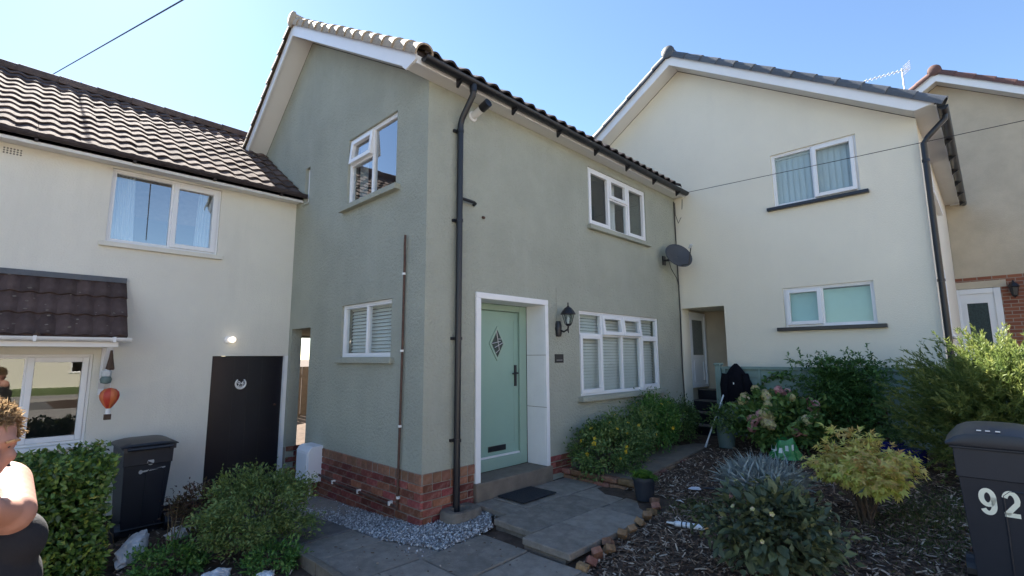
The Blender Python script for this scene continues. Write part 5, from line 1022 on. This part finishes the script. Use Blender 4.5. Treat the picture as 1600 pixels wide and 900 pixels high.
wm_ = MB(); top = [bm2.v[(NR-1)*NS+k] for k in range(8, 14)]; low = [bm2.v[(NR-3)*NS+k] for k in range(8, 14)]; c0 = Vector((4.28, -1.98, bz+.15)); wm_.add([c0+(v-c0)*1.03 for v in top+low], [(i, i+1, 7+i, 6+i) for i in range(5)]); wm_.build('white_corner', M['bagw'], bo2)
for i, (x, y, lb_) in enumerate(((3.72, -1.66, 'scrap of white paper on the mulch behind the blue grass'), (2.02, -1.62, 'scrap of white plastic on the mulch beside the trowel'))):
    xf(MB().add([(-.07, -.02, 0), (.06, -.03, .012), (.07, .02, .0), (-.05, .03, .015)], [(0, 1, 2), (0, 2, 3)]), TR((x, y, gz(x, y)+.03), (.1, .1, .9), (.8, .8, 1))).build('litter_scrap', M['white'], None, label=lb_, cat='litter')
# ------------------------------------------------------------------ woman at the left edge
def sculpt(parts, vox, smooth_it=6):
    mb = MB()
    def ell(c, r, M3=None):
        b = len(mb.v); nr, ns = 13, 18
        for i in range(nr):
            t = math.pi*i/(nr-1)
            for k in range(ns): a = 2*math.pi*k/ns; p = Vector((math.sin(t)*math.cos(a)*r[0], math.sin(t)*math.sin(a)*r[1], math.cos(t)*r[2])); mb.v.append(Vector(c)+(M3 @ p if M3 else p))
        mb.f.extend([(b+i*ns+k, b+i*ns+(k+1) % ns, b+(i+1)*ns+(k+1) % ns, b+(i+1)*ns+k) for i in range(nr-1) for k in range(ns)])
    for p in parts:
        if p[0] == 'e': ell(*p[1:])
        else:
            A, B_, ra, rb_ = Vector(p[1]), Vector(p[2]), p[3], p[4]; nq = max(3, int((B_-A).length/(min(ra, rb_)*.45)))
            for i in range(nq+1): t = i/nq; r_ = ra+(rb_-ra)*t; ell(A+(B_-A)*t, (r_, r_, r_))
    me = bpy.data.meshes.new('tmp'); me.from_pydata([tuple(v) for v in mb.v], [], mb.f); o = bpy.data.objects.new('tmp', me); S.collection.objects.link(o)
    r_ = o.modifiers.new('r', 'REMESH'); r_.mode = 'VOXEL'; r_.voxel_size = vox; s_ = o.modifiers.new('s', 'SMOOTH'); s_.iterations = smooth_it; s_.factor = .5
    out = bpy.data.meshes.new_from_object(o.evaluated_get(bpy.context.evaluated_depsgraph_get())); bpy.data.objects.remove(o); out.polygons.foreach_set('use_smooth', [True]*len(out.polygons)); out.materials.clear(); return out
PX, PY = -2.968, -1.62; PZ = g(PX, PY)+.0; fwd = Vector((.50, -.866, 0)); lft = Vector((.866, .50, 0))
Mp = Matrix(((lft.x, fwd.x, 0, PX), (lft.y, fwd.y, 0, PY), (0, 0, 0.985, PZ), (0, 0, 0, 1)))
pe = tag(link(bpy.data.objects.new('person', None), None, Mp), 'woman with short curly ginger hair in a black vest top at the left edge', 'person')
hr = Matrix.Rotation(R(-18), 3, 'X') @ Matrix.Rotation(R(8), 3, 'Z'); hc = Vector((.005, .075, 1.475))
def hd_(x, y, z): return hc+Matrix.Rotation(R(8), 3, 'Z') @ (Matrix.Rotation(R(-16), 3, 'X') @ Vector((x, y, z)))
HM = Matrix.Rotation(R(8), 3, 'Z') @ Matrix.Rotation(R(-16), 3, 'X')
torso = [('e', (0, 0, .88), (.20, .155, .15)), ('e', (0, .045, 1.0), (.205, .175, .17)), ('e', (0, .01, 1.18), (.175, .125, .17)), ('e', (.08, .115, 1.145), (.092, .088, .088)), ('e', (-.08, .115, 1.145), (.092, .088, .088))]
legs = []
for s_ in (-1, 1): legs += [('c', (s_*.10, 0, .85), (s_*.115, .02, .47), .10, .062), ('c', (s_*.115, .02, .47), (s_*.115, -.01, .09), .060, .040)]
body = torso+legs+[('c', (-.15, 0, 1.31), (.12, 0, 1.31), .068, .068), ('c', (0, 0, 1.32), (.0, .045, 1.41), .058, .055),
    ('e', hd_(0, -.01, .015), (.078, .098, .108), HM), ('e', hd_(0, .04, -.05), (.058, .055, .065), HM), ('e', hd_(0, .078, -.088), (.028, .022, .022), HM), ('e', hd_(0, .098, -.015), (.013, .022, .024), HM), ('e', hd_(0, .108, -.028), (.016, .014, .012), HM), ('c', hd_(-.045, .078, .03), hd_(.045, .078, .03), .014, .014), ('e', hd_(.045, .06, -.03), (.026, .025, .024), HM), ('e', hd_(-.045, .06, -.03), (.026, .025, .024), HM), ('e', hd_(.080, -.005, -.012), (.010, .020, .030), HM), ('e', hd_(-.080, -.005, -.012), (.010, .020, .030), HM), ('e', hd_(0, .092, -.062), (.026, .012, .009), HM),
    ('c', (.115, .0, 1.31), (.05, .17, 1.25), .082, .064), ('c', (.05, .17, 1.25), (-.06, .265, 1.30), .050, .033), ('e', (-.08, .267, 1.315), (.045, .022, .038)),
    ('c', (-.175, 0, 1.29), (-.235, .0, 1.04), .060, .048), ('c', (-.235, .0, 1.04), (-.24, .09, .82), .046, .032), ('e', (-.24, .105, .765), (.022, .040, .048))]
for i in range(4): z = 1.285+.020*i; body.append(('c', (-.105, .267, z), (-.145, .255, z+.01), .0095, .009)); body.append(('c', (-.145, .255, z+.01), (-.155, .23, z+.012), .009, .008)); yy = .075+.020*i; body.append(('c', (-.24, yy, .73), (-.235, yy+.005, .69), .0095, .009)); body.append(('c', (-.235, yy+.005, .69), (-.225, yy+.008, .66), .009, .008))
body += [('c', (-.07, .25, 1.345), (-.105, .22, 1.365), .011, .010), ('c', (-.225, .14, .775), (-.205, .155, .735), .011, .010)]
for s_ in (-1, 1): body.append(('e', (s_*.115, .05, .05), (.045, .12, .045)))
bme = sculpt(body, .0095, 4); bme.materials.append(M['skin']); bo_ = piece('body', bme, Mp, pe)
def inflate(parts, d): return [('e', p[1], tuple(r_+d for r_ in p[2])) if p[0] == 'e' else ('c', p[1], p[2], p[3]+d, p[4]+d) for p in parts]
vme = sculpt(inflate(torso, .014)+[('c', (-.10, 0, 1.26), (.10, 0, 1.26), .085, .085)], .012, 6)
import bmesh
def cut(me, fn):
    bm = bmesh.new(); bm.from_mesh(me); bmesh.ops.delete(bm, geom=[v for v in bm.verts if fn(v.co)], context='VERTS'); bm.to_mesh(me); bm.free()
cut(vme, lambda v: v.z > 1.235+.05*(v.y < 0) or v.z < .80); vme.materials.append(M['vest']); vo = piece('vest_top', vme, Mp, pe); sm_ = vo.modifiers.new('solid', 'SOLIDIFY'); sm_.thickness = .006
for s_ in (-1, 1): piece('strap', MB().tube([(s_*.10, .118, 1.22), (s_*.105, .085, 1.33), (s_*.108, .02, 1.382), (s_*.105, -.06, 1.35), (s_*.10, -.09, 1.27)], .014, 8).mesh('strap', M['vest'], True), Mp, vo)
tme = sculpt(inflate(legs+[torso[0]], .014), .014, 6); cut(tme, lambda v: v.z > .90 or v.z < .06); tme.materials.append(M['vest']); piece('leggings', tme, Mp, pe)
for s_ in (-1, 1): sme = sculpt([('e', (s_*.115, .05, .05), (.052, .13, .05))], .014, 3); sme.materials.append(M['black']); piece('shoe', sme, Mp, pe)
rg = np.random.default_rng(77); n = 6000; d = unit(rg.normal(size=(n*2, 3))); d = d[(d[:, 2] > -.15) & ~((d[:, 1] > .12) & (d[:, 2] < .62))][:n]; n = len(d); HMn = np.array(HM); P = np.array(hc)+(d*np.array((.079, .099, .110))+np.array((0, -.012, .015))) @ HMn.T; O = unit(d @ HMn.T)
V, F, T = leaf_arrays(P, O*.5+rg.normal(size=(n, 3))*.75, O+rg.normal(size=(n, 3))*.4, .018+.02*rg.random(n), np.full(n, .0042), .3, rg.random(n), .35); LM['hair'] = leafmat('curly_hair', [(.22, .14, .075), (.36, .25, .14), (.52, .39, .24)], .25, .4)
np_mesh('hair', V, F, T, LM['hair'], pe, Mp)
for s_ in (-1, 1): e_ = MB().lathe([(.002, -.009), (.007, -.005), (.009, 0), (.007, .005), (.002, .009)], hd_(s_*.034, .070, .010), 10, HM @ Vector((0, 1, 0))); piece('eye', e_.mesh('eye', M['dish'], True), Mp, pe); b_ = MB().tube([hd_(s_*.016, .098, .033), hd_(s_*.034, .098, .038), hd_(s_*.054, .085, .032)], .0045, 5); piece('eyebrow', b_.mesh('eyebrow', M['hair']), Mp, pe)
